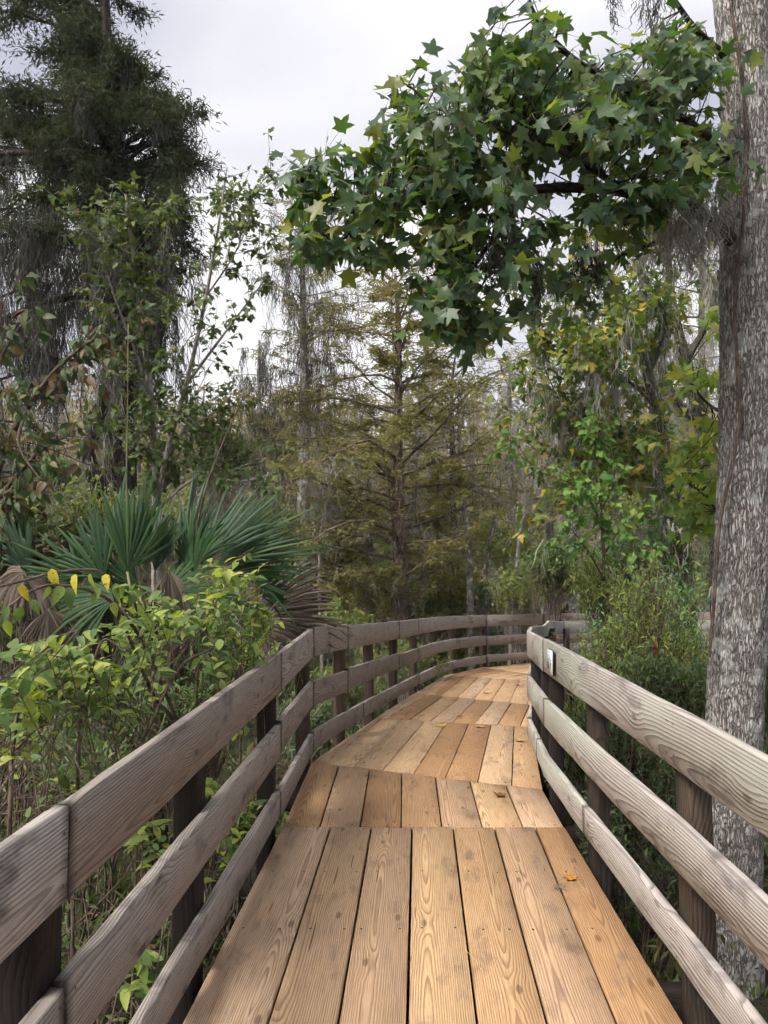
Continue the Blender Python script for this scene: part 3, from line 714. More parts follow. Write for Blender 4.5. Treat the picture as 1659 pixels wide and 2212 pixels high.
def moss(g, A, L, R, k, w, seg=3):
    """tapering beards of hanging strands below the anchors A"""
    A = np.asarray(A, float); n = len(A)
    if n == 0: return
    L = np.broadcast_to(L, (n,)); R = np.broadcast_to(R, (n,))
    o = rng.normal(0, 1, (n, k, 2)); u = rng.random((n, k)) ** 1.2 * 0.78            # shaggy beard: strands leave a drooping core
    ln = (L[:, None] * (0.16 + 0.34 * rng.random((n, k))) * np.where(u < 0.1, 1.2, 1.0)).ravel()
    core = rng.normal(0, 0.10, (n, 1, 2)) * L[:, None, None]
    P0 = np.repeat(A, k, 0); P0[:, :2] += ((o * (1.05 - u[..., None]) * R[:, None, None] * 0.55) + core * u[..., None]).reshape(-1, 2); P0[:, 2] += -(u * L[:, None]).ravel() + rng.normal(0, 0.03, len(P0))
    N = len(P0); az = rng.random(N) * math.pi; S = np.stack([np.cos(az), np.sin(az), np.zeros(N)], -1)
    ww = w * rng.uniform(0.6, 1.4, N); drift = rng.normal(0, 0.16, (N, 2)) * ln[:, None]; wob = np.zeros((N, 2))
    V = []
    for s in range(seg + 1):
        t_ = s / seg; wob = wob + rng.normal(0, 0.10, (N, 2)) * ln[:, None] * (s > 0)
        c = P0.copy(); c[:, 2] -= ln * t_; c[:, :2] += drift * t_ ** 2 + wob
        hw = (ww * (1 - t_) ** 0.55 * (1 if s else 0.7))[:, None]
        V += [c - S * hw, c + S * hw]
    V = np.stack(V, 1); kk = 2 * (seg + 1); b = (np.arange(N) * kk)[:, None]
    F = np.concatenate([b + np.array([[2 * s, 2 * s + 1, 2 * s + 3, 2 * s + 2]]) for s in range(seg)])
    g.add(V.reshape(-1, 3), F, np.repeat(rng.random(N), kk))

LEAFMESH = {}
def leaf_objects(parent, T, mat, pos, axis, normal, scale, name='leaf'):
    key = (id(T), mat.name)
    if key not in LEAFMESH:
        g = Geo(); g.add(T[0], T[1], 0.0, T[0]); LEAFMESH[key] = g.mesh('leaf', mat)
    me = LEAFMESH[key]; po = origin_of(parent); M = frames(axis, normal)
    for k in range(len(pos)):
        m = np.eye(4); m[:3, :3] = M[k] * scale[k]; m[:3, 3] = pos[k] - po
        o = bpy.data.objects.new(name, me); o.parent = parent; o.matrix_basis = Matrix(m.tolist()); COL.objects.link(o)

def project(P):
    c, s = math.cos(PITCH), math.sin(PITCH); d = P - np.array((0, 0, CAM_H))
    zf = d[:, 1] * c + d[:, 2] * s; v = -d[:, 1] * s + d[:, 2] * c
    zf_ = np.maximum(zf, 0.05)
    return CX_PX + F_PX * d[:, 0] / zf_, CY_PX - F_PX * v / zf_, zf

def leaves(parent, Ts, mat, pos, axis, normal, scale, own=0, name='leaves'):
    """the leaves that show largest become objects of their own, the rest one joined part"""
    n = len(pos); T_i = rng.integers(0, len(Ts), n); sel = np.zeros(n, bool)
    if own:
        x, y, z = project(pos); score = np.where((x > 0) & (x < 1659) & (y > 0) & (y < 2212) & (z > 0.2), scale / np.maximum(z, 0.2), 0) * rng.uniform(0.85, 1.15, n)
        sel[np.argsort(-score)[:own]] = True
    g = Geo()
    for k, T in enumerate(Ts):
        m = (T_i == k) & sel
        if m.any(): leaf_objects(parent, T, mat, pos[m], axis[m], normal[m], scale[m])
        m = (T_i == k) & ~sel
        scatter(g, T, pos[m], axis[m], normal[m], scale[m])
    if g.V: g.build(name, mat, parent, kind='stuff')

def cypress(label, px, Y, top, r0, blen, c0=0.2, nb=46, tw=9, fe=9, fs=0.17, bark=None, leafm=None, mossn=1.0, mlen=0.8, mossm=None, lean=(0, 0), shape='cone', up=0.25, sag=-0.05, wob=0.10, mw=0.0085, mk=20, jl=0.45, foliage=True, group=None, name='cypress_tree', top_py=None):
    X = (px - CX_PX) / F_PX * Y; zb = float(gz(X, Y)) - 0.1
    ztop = at(px, top, Y)[2]; H = ztop - zb
    th = thing(name, (X, Y, zb), label, 'tree', group)
    n = 10; tt = np.linspace(0, 1, n + 1)
    P = np.array((X, Y, zb))[None] + np.stack([lean[0] * H * tt ** 1.3, lean[1] * H * tt ** 1.3, H * tt], -1)
    P[1:-1, :2] += rng.normal(0, 0.028 * H / 8, (n - 1, 2)).cumsum(0) * 0.6
    R = r0 * (1 - 0.9 * tt ** 0.9) + 0.012; R[0] *= 1.55; R[1] *= 1.08
    gt = Geo(); tube(gt, P, R, 10, rough=0.05); gb = Geo(); A = []; D = []; LN = []; ANCH = []
    for b in range(nb):
        f = c0 + (1 - c0) * ((b + rng.random()) / nb) ** (0.9 if shape == 'cone' else 1.0)
        p, tn = along(P, np.array([f])); p = p[0]
        g_ = (f - c0) / (1 - c0)
        if shape == 'cone': pr = (1.0 - g_) ** 0.75 * 0.95 + 0.10
        elif shape == 'flat': pr = 0.45 + 0.75 * math.sin(math.pi * min(1, 0.12 + 0.86 * g_)) * (0.55 + 0.6 * g_)
        else: pr = 0.30 + 0.85 * math.sin(math.pi * (0.10 + 0.80 * g_))
        az = b * 2.39996 + rng.normal(0, 0.5); L = blen * pr * rng.uniform(1 - jl, 1.12 + 0.4 * (jl - 0.45))
        B = grow(p, (math.cos(az), math.sin(az), up + 0.5 * g_ * (shape == 'flat') + rng.normal(0, 0.12)), L, 6, wob, (0, 0, sag))
        rb = max(0.008, min(R[min(n, int(f * n))] * 0.36, 0.013 * L + 0.006))
        tube(gb, B, np.linspace(rb, 0.004, 7), 5)
        k = max(3, int(tw * (0.5 + pr)))
        u_ = rng.uniform(0.15, 1.0, k); q, qt = along(B, u_); side = nrm(np.cross(qt, (0, 0, 1.0))) * np.where(rng.random(k) < 0.5, -1, 1)[:, None]
        A.append(q); D.append(nrm(qt * 0.7 + side * rng.uniform(0.4, 1.2, (k, 1)) + rv(k, 0.22) + np.array((0, 0, 0.02)))); LN.append(L * rng.uniform(0.16, 0.42, k) * (1.15 - 0.45 * u_))
        m = rng.poisson(mossn * (0.6 + L))
        if m:
            uq = rng.uniform(0.1, 1.0, m); ANCH.append(along(B, uq)[0])
    A = np.concatenate(A); D = np.concatenate(D); LN = np.concatenate(LN); E = A + D * LN[:, None]; E[:, 2] -= 0.12 * LN
    gt.build('trunk', bark, th, smooth=True)
    sticks(gb, A, E, 0.006 + 0.002 * Y / 20, 0.003)
    gb.build('limbs', bark, th, kind='stuff')
    if foliage:
        N = len(A); f_ = np.clip(rng.random((N, fe)) ** 0.8, 0.05, 1.0)[..., None]
        pos = (A[:, None] * (1 - f_) + E[:, None] * f_).reshape(-1, 3) + rv(N * fe, 0.035)
        Dd = np.repeat(D, fe, 0); sd = nrm(np.cross(Dd, (0, 0, 1.0))) * np.where(rng.random(N * fe) < 0.5, -1, 1)[:, None]
        ax = nrm(Dd * 0.6 + sd * 0.8 + rv(N * fe, 0.35) + np.array((0, 0, -0.18)))
        g = Geo(); scatter(g, FEATHER, pos, ax, nrm(np.array((0, 0, 1.0)) + rv(N * fe, 0.55)), fs * rng.uniform(0.6, 1.25, N * fe))
        g.build('crown', leafm, th, kind='stuff')
    if ANCH:
        ANCH = np.concatenate(ANCH); g = Geo()
        moss(g, ANCH, mlen * rng.gamma(2.2, 0.42, len(ANCH)), 0.10 + 0.05 * mlen, mk, mw)
        g.build('hanging_moss', mossm, th, kind='stuff')
    return th

def dome_shrub(label, px, py, Y, wpx, hpx, n_tw, per, Ts, size, mat, stemm, name='shrub', cat='shrub', group=None, lobes=9, twl=0.22, own=0, up=0.6, droop=0.0, stems=9, flowers=None, depth=1.0):
    """shrub whose crown fills a wpx x hpx patch round (px, py) at depth Y"""
    c = at(px, py, Y); sc = Y / F_PX; rx, rz = wpx * sc / 2, hpx * sc / 2; ry = rx * depth
    base = np.array((c[0], Y, float(gz(c[0], Y)) - 0.05)); th = thing(name, base, label, cat, group)
    lo = nrm(rv(lobes)) * rng.uniform(0.35, 0.85, (lobes, 1)); lo[:, 2] = np.abs(lo[:, 2]) * 1.3 - 0.45
    pick = rng.integers(0, lobes, n_tw)
    tip = lo[pick] + nrm(rv(n_tw)) * (rng.random((n_tw, 1)) ** 0.45) * 0.40
    tip = c + tip * np.array((rx, ry, rz))
    tip[:, 2] = np.maximum(tip[:, 2], gz(tip[:, 0], tip[:, 1]) + 0.08)
    d = nrm(nrm(tip - (base + np.array((0, 0, 0.15 * rz)))) + rv(n_tw, 0.45) + np.array((0, 0, up * 0.5)))
    ln = twl * rng.uniform(0.6, 1.4, n_tw); A = tip - d * ln[:, None]
    gs = Geo(); sticks(gs, A, tip, 0.0035, 0.0018)
    cen = c + lo * np.array((rx, ry, rz)) * 0.8
    for k in range(stems):
        e = cen[k % lobes] + rv(1, 0.10 * rx)[0]; m = base + (e - base) * np.array((0.35, 0.35, 0.55)) + rv(1, 0.08)[0]
        b0 = base + np.array((*rng.normal(0, 0.10 * rx + 0.03, 2), 0)); b0[2] = float(gz(b0[0], b0[1])) - 0.05
        C = curve_pts([b0, m, e], 4); tube(gs, C, np.linspace(0.010 + 0.004 * rz, 0.004, len(C)), 5)
        near = np.argsort(np.linalg.norm(tip - e, axis=1))[: max(4, n_tw // (stems * 2))]
        q, _ = along(C, rng.uniform(0.55, 1.0, len(near))); sticks(gs, q, A[near], 0.005, 0.003)
    gs.build('stems', stemm, th, kind='stuff')
    N = n_tw * per; f_ = np.linspace(0.15, 1.02, per)[None, :, None] + rng.normal(0, 0.05, (n_tw, per, 1))
    pos = (A[:, None] + (tip - A)[:, None] * f_).reshape(-1, 3)
    Dd = np.repeat(d, per, 0); sd = nrm(np.cross(Dd, nrm(rv(N)) + np.array((0, 0, 0.8))))
    ax = nrm(Dd * 0.75 + sd * 0.75 + rv(N, 0.25) + np.array((0, 0, -droop)))
    leaves(th, Ts, mat, pos, ax, nrm(np.array((0, -0.15, 1.0)) + rv(N, 0.45)), size * rng.uniform(0.6, 1.25, N), own, 'foliage')
    if flowers:
        k = rng.integers(0, n_tw, flowers); fp = np.repeat(tip[k][tip[k][:, 2] > c[2] - 0.2 * rz], 7, 0); fp = fp + rv(len(fp), 0.03)
        g = Geo(); scatter(g, DIAMOND, fp, nrm(rv(len(fp)) + np.array((0, 0, 0.6))), nrm(rv(len(fp))), rng.uniform(0.015, 0.032, len(fp)))
        g.build('seed_heads', M_FLOWER, th, kind='stuff')
    return th

def stem_tree(label, stems, mat_bark, Ts, size, mat, own=0, tw_per_m=9, twl=0.35, per=5, name='tree', cat='tree', group=None, start=0.25, droop=0.35, face=(0, -0.3, 0.9), jit=0.4, subs=0, mossn=0, mossm=None, mlen=0.4):
    """tree from explicit stems: each a list of points, a base radius and a leafiness"""
    b = np.array(stems[0][0][0]); th = thing(name, b, label, cat, group)
    gs = Geo(); A = []; D = []; LN = []; allst = []; gm = Geo()
    gtw = Geo()
    for P, r, lf in stems:
        C = curve_pts(P, 6); tube(gs, C, np.linspace(r, max(0.004, r * 0.22), len(C)), 9, rough=0.03); allst.append((C, lf, r))
        for q in range(int(subs * lf)):
            p, tn = along(C, np.array([rng.uniform(start, 0.95)])); dd = nrm(tn[0] * 0.6 + nrm(rv(1))[0] * 0.9 + np.array((0, 0, 0.25)))
            S = grow(p[0], dd, twl * rng.uniform(1.5, 3.2), 5, 0.15, (0, 0, 0.02)); tube(gtw, S, np.linspace(max(0.005, r * 0.25), 0.003, 6), 5); allst.append((S, lf * 1.3, 0.01))
    for C, lf, r in allst:
        L = np.linalg.norm(np.diff(C, axis=0), axis=1).sum(); k = int(L * tw_per_m * lf)
        if k:
            s0 = start if r > 0.012 else 0.15
            u_ = rng.uniform(s0, 1.0, k); q, tn = along(C, u_)
            d = nrm(tn * 0.7 + nrm(rv(k)) * 0.9 + np.array((0, 0, 0.15))); A.append(q); D.append(d); LN.append(twl * rng.uniform(0.3, 1.2, k))
        if mossn:
            m = int(L * mossn); q, _ = along(C, rng.uniform(0.1, 1, m)); moss(gm, q, mlen * rng.gamma(2.0, 0.5, m), 0.07, 12, 0.006)
    gs.build('trunk', mat_bark, th, smooth=True)
    A = np.concatenate(A); D = np.concatenate(D); LN = np.concatenate(LN); n = len(A); E = A + D * LN[:, None]
    sticks(gtw, A, E, 0.004, 0.002); gtw.build('twigs', mat_bark, th, kind='stuff')
    N = n * per; f_ = rng.uniform(0.25, 1.05, (n, per, 1)); pos = (A[:, None] + (E - A)[:, None] * f_).reshape(-1, 3)
    ax = nrm(np.repeat(D, per, 0) * 0.6 + nrm(rv(N)) * 0.8 + np.array((0, 0, -droop))); pet = ax * (size * 0.45)
    nm = nrm(np.array(face) + rv(N, jit))
    leaves(th, Ts, mat, pos + pet * rng.uniform(0.2, 1, (N, 1)), ax, nm, size * rng.uniform(0.65, 1.2, N), own, 'foliage')
    if gm.V: gm.build('hanging_moss', mossm or M_MOSS, th, kind='stuff')
    return th
def root(px, Y):
    X = (px - CX_PX) / F_PX * Y; return np.array((X, Y, float(gz(X, Y)) - 0.1))

# ------------------------------------------------------------------ far wood: one mass of trunks, sprays and moss
g = Geo(); n = 420
Yv = rng.uniform(37, 70, n); X = rng.uniform(-0.62, 0.62, n) * Yv; B = np.stack([X, Yv, gz(X, Yv) - 0.1], -1); H = (0.225 * Yv + 3.2) * rng.uniform(0.62, 1.0, n)
T = B + np.stack([rng.normal(0, 0.4, n), rng.normal(0, 0.4, n), H], -1); sticks(g, B, T, 0.24, 0.05)
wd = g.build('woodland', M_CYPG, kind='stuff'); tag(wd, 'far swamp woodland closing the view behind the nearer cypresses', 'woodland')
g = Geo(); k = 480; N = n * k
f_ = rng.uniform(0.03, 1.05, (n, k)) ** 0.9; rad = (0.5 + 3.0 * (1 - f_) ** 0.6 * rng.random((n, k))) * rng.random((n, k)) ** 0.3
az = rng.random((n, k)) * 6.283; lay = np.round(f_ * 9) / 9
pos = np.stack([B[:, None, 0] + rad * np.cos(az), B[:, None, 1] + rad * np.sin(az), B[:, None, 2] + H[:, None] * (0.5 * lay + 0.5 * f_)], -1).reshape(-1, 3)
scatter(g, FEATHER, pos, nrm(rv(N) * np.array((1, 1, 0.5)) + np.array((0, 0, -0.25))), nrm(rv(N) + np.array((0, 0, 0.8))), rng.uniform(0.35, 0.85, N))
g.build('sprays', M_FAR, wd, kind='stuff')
g = Geo(); ii = rng.integers(0, n, 9000); f_ = rng.random(9000); a_ = B[ii] + (T[ii] - B[ii]) * f_[:, None]; dd = nrm(rv(9000) * np.array((1, 1, 0.25)) + np.array((0, 0, 0.15)))
sticks(g, a_, a_ + dd * (0.6 + 2.4 * (1 - f_) * rng.random(9000))[:, None], 0.03, 0.012); g.build('branches', M_CYPG, wd, kind='stuff')
g = Geo(); idx = rng.integers(0, N, 5000); moss(g, pos[idx], rng.uniform(0.5, 2.0, 5000), 0.25, 8, 0.028, 2); g.build('hanging_moss', M_MOSS, wd, kind='stuff')

# ------------------------------------------------------------------ cypresses
C = cypress
C('tall slim cypress rising straight behind the bend, with feathery rust and olive sprays', 868, 17.5, 590, 0.24, 3.0, c0=0.10, nb=90, tw=13, fe=17, fs=0.15, jl=0.75, bark=M_CYP, leafm=M_CYPLEAF, mossn=0.35, mlen=0.45, mossm=M_MOSS, lean=(-0.015, 0), sag=-0.03, up=0.45, wob=0.15, shape='round')
C('moss draped cypress with bare grey trunk and flat tufted top against the sky', 660, 24, 425, 0.30, 2.1, c0=0.50, nb=46, tw=9, fe=9, fs=0.16, bark=M_CYPG, leafm=M_CYPLEAF, mossn=3.0, mlen=1.1, mossm=M_MOSSD, lean=(0.0, 0), shape='flat', mw=0.009, mk=24)
C('broken leaning snag shaggy with dark hanging moss, standing alone against the sky', 578, 24.5, 735, 0.20, 0.95, c0=0.45, nb=22, tw=4, fe=3, fs=0.14, bark=M_CYPG, leafm=M_CYPLEAF, mossn=7.0, mlen=0.8, mossm=M_MOSSD, lean=(-0.03, 0), shape='round', mw=0.010, mk=24)
C('forked grey cypress leaning out behind the slim cypress, its upper stem bare', 850, 22, 690, 0.24, 1.9, c0=0.30, nb=36, tw=8, fe=8, fs=0.16, bark=M_CYPG, leafm=M_CYPLEAF, mossn=2.2, mlen=0.9, mossm=M_MOSS, lean=(0.10, 0), shape='round', mw=0.009)
C('short grey mossy cypress trunk standing beside the base of the slim cypress', 797, 20, 980, 0.19, 1.3, c0=0.35, nb=26, tw=6, fe=6, fs=0.16, bark=M_LICH, leafm=M_CYPLEAF, mossn=2.0, mlen=0.5, mossm=M_MOSS, shape='round')
C('golden olive young cypress between the slim cypress and the bare saplings', 945, 19, 1010, 0.11, 1.9, c0=0.12, nb=60, tw=10, fe=13, fs=0.15, bark=M_CYP, leafm=M_CYPGOLD, mossn=0.3, mlen=0.4, mossm=M_MOSS, sag=0.0)
C('low golden cypress spreading behind the dead palmetto fronds', 735, 20, 1080, 0.10, 1.7, c0=0.10, nb=50, tw=10, fe=13, fs=0.15, bark=M_CYP, leafm=M_CYPGOLD, mossn=0.4, mlen=0.4, mossm=M_MOSS, sag=0.0)
C('pale straight cypress trunk with bare level branches standing up into the sky gap', 1240, 21, 600, 0.16, 2.0, c0=0.30, nb=34, tw=7, fe=3, fs=0.12, bark=M_LICH, leafm=M_CYPLEAF, mossn=1.6, mlen=0.7, mossm=M_MOSS, shape='round', sag=-0.02)
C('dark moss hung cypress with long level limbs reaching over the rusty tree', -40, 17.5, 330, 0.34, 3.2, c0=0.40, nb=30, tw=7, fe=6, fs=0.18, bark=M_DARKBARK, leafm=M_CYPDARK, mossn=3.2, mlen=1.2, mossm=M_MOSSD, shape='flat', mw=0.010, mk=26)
C('mossy middle distance cypress with grey limbs between the snag and the maple', 520, 28, 880, 0.22, 2.2, c0=0.20, nb=36, tw=8, fe=9, fs=0.18, bark=M_CYPG, leafm=M_CYPLEAF, mossn=1.6, mlen=0.8, mossm=M_MOSS, shape='round')
C('grey cypress hung with pale moss behind the moss draped cypress trunk', 722, 30, 800, 0.22, 2.4, c0=0.18, nb=42, tw=8, fe=9, fs=0.19, bark=M_CYPG, leafm=M_CYPLEAF, mossn=2.2, mlen=0.9, mossm=M_MOSS, shape='round')
C('ragged cypress with thin dark crown just beyond the leaning forked stem', 985, 29, 770, 0.24, 2.1, c0=0.22, nb=44, tw=8, fe=9, fs=0.19, bark=M_DARKBARK, leafm=M_CYPLEAF, mossn=2.0, mlen=1.0, mossm=M_MOSSD, shape='round')
C('tall even crowned cypress whose top pokes up beside the sky gap', 1105, 31, 780, 0.24, 2.3, c0=0.20, nb=48, tw=8, fe=9, fs=0.20, bark=M_CYPG, leafm=M_CYPLEAF, mossn=1.8, mlen=1.0, mossm=M_MOSS, shape='flat')
C('broad russet cypress with a rounded top under the sky gap', 1190, 32, 760, 0.26, 2.7, c0=0.18, nb=52, tw=9, fe=9, fs=0.20, bark=M_CYPG, leafm=M_CYPLEAF, mossn=1.4, mlen=0.9, mossm=M_MOSS, shape='flat')
C('russet cypress hung with moss behind the pale straight trunk', 1300, 30, 740, 0.26, 2.5, c0=0.18, nb=46, tw=8, fe=9, fs=0.20, bark=M_CYPG, leafm=M_CYPLEAF, mossn=2.2, mlen=1.0, mossm=M_MOSS, shape='round')
C('far grey cypress showing through the gold leaved maple', 1420, 29, 640, 0.26, 2.5, c0=0.25, nb=44, tw=8, fe=8, fs=0.20, bark=M_CYPG, leafm=M_CYPLEAF, mossn=2.6, mlen=1.1, mossm=M_MOSS, shape='round')
C('tall mossy cypress glimpsed between the gold maple and the big trunk', 1530, 24, 420, 0.26, 2.2, c0=0.30, nb=44, tw=8, fe=8, fs=0.18, bark=M_MOSSBARK, leafm=M_CYPLEAF, mossn=2.6, mlen=1.1, mossm=M_MOSS, shape='round')
C('grey cypress behind the dark moss curtain, half hidden by the rusty tree', 120, 27, 780, 0.24, 2.4, c0=0.2, nb=40, tw=8, fe=9, fs=0.18, bark=M_CYPG, leafm=M_CYPLEAF, mossn=2.2, mlen=1.0, mossm=M_MOSS, shape='round')
C('far cypress filling the gap beyond the maple and the palmetto', 400, 31, 900, 0.24, 2.6, c0=0.15, nb=44, tw=8, fe=10, fs=0.20, bark=M_CYPG, leafm=M_UNDER, mossn=1.2, mlen=0.8, mossm=M_MOSS, shape='round')

# the great dark cypress: broad crown, several heavy limbs, curtains of moss
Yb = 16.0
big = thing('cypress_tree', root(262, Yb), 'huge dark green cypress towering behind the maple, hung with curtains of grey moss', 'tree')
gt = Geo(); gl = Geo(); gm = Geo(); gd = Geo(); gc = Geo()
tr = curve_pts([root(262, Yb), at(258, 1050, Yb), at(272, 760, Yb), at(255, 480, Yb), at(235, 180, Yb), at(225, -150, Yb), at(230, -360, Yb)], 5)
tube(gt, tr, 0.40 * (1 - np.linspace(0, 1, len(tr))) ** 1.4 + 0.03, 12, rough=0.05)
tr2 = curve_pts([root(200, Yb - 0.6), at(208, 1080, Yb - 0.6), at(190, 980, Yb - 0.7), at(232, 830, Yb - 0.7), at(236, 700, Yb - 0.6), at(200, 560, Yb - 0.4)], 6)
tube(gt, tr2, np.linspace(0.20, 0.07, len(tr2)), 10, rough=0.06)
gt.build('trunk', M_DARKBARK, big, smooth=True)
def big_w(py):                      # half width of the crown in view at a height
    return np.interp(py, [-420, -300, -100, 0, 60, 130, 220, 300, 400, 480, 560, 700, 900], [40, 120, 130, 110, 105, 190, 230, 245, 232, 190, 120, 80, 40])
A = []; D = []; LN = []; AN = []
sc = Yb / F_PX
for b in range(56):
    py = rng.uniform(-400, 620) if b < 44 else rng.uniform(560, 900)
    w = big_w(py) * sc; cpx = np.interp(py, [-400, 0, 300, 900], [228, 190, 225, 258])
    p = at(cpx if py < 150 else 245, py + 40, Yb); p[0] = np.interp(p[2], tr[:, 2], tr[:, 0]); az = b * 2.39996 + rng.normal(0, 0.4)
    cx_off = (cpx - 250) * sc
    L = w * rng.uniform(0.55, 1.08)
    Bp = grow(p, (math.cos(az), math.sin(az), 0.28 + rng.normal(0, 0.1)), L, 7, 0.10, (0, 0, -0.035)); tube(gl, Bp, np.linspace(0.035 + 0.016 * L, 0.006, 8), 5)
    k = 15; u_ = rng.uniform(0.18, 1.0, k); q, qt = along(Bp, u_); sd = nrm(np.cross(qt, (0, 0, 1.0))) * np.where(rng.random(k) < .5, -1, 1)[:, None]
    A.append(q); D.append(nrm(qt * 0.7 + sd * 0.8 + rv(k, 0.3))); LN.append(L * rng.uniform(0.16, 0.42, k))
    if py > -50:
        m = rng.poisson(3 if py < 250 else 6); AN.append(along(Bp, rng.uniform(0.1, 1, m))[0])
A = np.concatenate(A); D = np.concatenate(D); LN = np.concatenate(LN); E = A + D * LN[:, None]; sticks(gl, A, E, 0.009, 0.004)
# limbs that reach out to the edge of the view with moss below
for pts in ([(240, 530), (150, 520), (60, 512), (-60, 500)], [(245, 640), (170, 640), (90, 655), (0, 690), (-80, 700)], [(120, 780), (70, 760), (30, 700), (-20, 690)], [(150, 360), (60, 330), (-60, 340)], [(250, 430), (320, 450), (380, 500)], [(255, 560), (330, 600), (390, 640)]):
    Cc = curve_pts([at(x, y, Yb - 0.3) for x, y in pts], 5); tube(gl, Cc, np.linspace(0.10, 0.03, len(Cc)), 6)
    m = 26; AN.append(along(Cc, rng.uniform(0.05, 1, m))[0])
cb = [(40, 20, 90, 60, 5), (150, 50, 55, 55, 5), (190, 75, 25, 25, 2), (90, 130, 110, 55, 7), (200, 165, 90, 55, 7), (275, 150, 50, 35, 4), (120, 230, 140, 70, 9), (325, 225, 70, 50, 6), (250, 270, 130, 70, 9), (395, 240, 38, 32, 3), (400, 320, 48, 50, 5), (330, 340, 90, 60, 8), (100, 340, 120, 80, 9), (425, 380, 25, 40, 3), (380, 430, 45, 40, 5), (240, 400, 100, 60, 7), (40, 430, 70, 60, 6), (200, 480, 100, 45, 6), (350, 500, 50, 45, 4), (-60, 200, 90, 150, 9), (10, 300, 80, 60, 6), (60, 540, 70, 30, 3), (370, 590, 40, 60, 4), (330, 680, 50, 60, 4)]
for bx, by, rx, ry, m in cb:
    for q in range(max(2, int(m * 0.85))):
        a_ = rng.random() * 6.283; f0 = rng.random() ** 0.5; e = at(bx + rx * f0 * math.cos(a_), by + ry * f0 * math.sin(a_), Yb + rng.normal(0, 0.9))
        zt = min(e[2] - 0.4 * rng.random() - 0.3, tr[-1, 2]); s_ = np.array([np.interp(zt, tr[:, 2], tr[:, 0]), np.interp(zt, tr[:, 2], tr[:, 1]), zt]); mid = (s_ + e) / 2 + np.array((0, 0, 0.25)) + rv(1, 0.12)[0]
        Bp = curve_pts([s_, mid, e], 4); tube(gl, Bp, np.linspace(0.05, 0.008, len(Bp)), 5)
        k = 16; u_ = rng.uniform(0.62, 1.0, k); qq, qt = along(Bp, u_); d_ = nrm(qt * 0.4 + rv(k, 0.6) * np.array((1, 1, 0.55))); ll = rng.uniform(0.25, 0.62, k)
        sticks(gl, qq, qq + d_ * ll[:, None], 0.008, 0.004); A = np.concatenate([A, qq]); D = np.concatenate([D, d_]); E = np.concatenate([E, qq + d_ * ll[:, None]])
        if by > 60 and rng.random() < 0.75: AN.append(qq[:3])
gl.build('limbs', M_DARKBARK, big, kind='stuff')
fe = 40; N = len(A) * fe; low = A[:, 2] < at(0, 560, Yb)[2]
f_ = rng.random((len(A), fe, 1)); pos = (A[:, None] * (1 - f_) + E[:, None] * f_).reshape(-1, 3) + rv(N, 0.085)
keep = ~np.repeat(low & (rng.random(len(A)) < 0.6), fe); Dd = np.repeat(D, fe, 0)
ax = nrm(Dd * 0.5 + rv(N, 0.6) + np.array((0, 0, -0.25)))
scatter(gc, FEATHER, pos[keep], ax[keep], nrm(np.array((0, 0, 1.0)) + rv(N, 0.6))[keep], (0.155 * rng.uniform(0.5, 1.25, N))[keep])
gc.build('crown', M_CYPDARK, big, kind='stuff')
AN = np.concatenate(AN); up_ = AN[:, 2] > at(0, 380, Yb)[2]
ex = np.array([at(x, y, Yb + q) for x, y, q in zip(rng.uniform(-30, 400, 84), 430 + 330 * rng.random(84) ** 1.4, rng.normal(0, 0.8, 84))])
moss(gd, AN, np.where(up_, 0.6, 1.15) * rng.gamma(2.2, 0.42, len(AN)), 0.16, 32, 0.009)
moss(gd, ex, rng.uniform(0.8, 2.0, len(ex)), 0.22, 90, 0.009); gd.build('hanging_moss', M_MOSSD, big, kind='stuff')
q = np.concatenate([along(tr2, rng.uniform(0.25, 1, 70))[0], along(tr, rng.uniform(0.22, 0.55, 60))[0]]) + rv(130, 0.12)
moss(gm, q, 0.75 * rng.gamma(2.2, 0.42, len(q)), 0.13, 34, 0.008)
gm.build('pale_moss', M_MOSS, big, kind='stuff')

# ------------------------------------------------------------------ bare and lichened saplings behind the bend
def sapling(label, pts, Y, r, bark, nbr=16, leafm=M_UNDER, lf=2, name='sapling'):
    th = thing(name, root(pts[0][0], Y), label, 'tree', 'slender saplings behind the bend'); gs = Geo(); gtw = Geo()
    P = curve_pts([root(pts[0][0], Y)] + [at(x, y, Y) for x, y in pts[1:]], 6); tube(gs, P, np.linspace(r, r * 0.2, len(P)), 8, rough=0.05); gs.build('trunk', bark, th, smooth=True)
    pos = []; 
    for b in range(nbr):
        p, tn = along(P, np.array([rng.uniform(0.25, 0.98)])); S = grow(p[0], tn[0] * 0.8 + nrm(rv(1))[0], rng.uniform(0.5, 1.6), 6, 0.16, (0, 0, 0.03)); tube(gtw, S, np.linspace(r * 0.28, 0.004, 7), 4)
        q, t2 = along(S, rng.uniform(0.3, 1, 5)); e = q + nrm(t2 + rv(5, 0.7)) * rng.uniform(0.15, 0.5, (5, 1)); sticks(gtw, q, e, 0.006, 0.003); pos.append(e)
    gtw.build('twigs', bark, th, kind='stuff')
    pos = np.concatenate(pos); pos = np.repeat(pos, lf, 0) + rv(len(pos) * lf, 0.08); N = len(pos); g = Geo()
    scatter(g, DIAMOND, pos, nrm(rv(N) + np.array((0, 0, -0.3))), nrm(rv(N) + np.array((0, 0, 0.8))), rng.uniform(0.07, 0.13, N)); g.build('foliage', leafm, th, kind='stuff')
    g = Geo(); m = 10; moss(g, along(P, rng.uniform(0.3, 0.95, m))[0] + rv(m, 0.25), rng.uniform(0.3, 0.9, m), 0.09, 12, 0.010); g.build('hanging_moss', M_MOSS, th, kind='stuff')
sapling('slender grey lichened sapling bending up behind the far railing', [(1018, 1330), (1012, 1180), (1000, 1080), (992, 960), (990, 860)], 18, 0.09, M_LICH, 18)
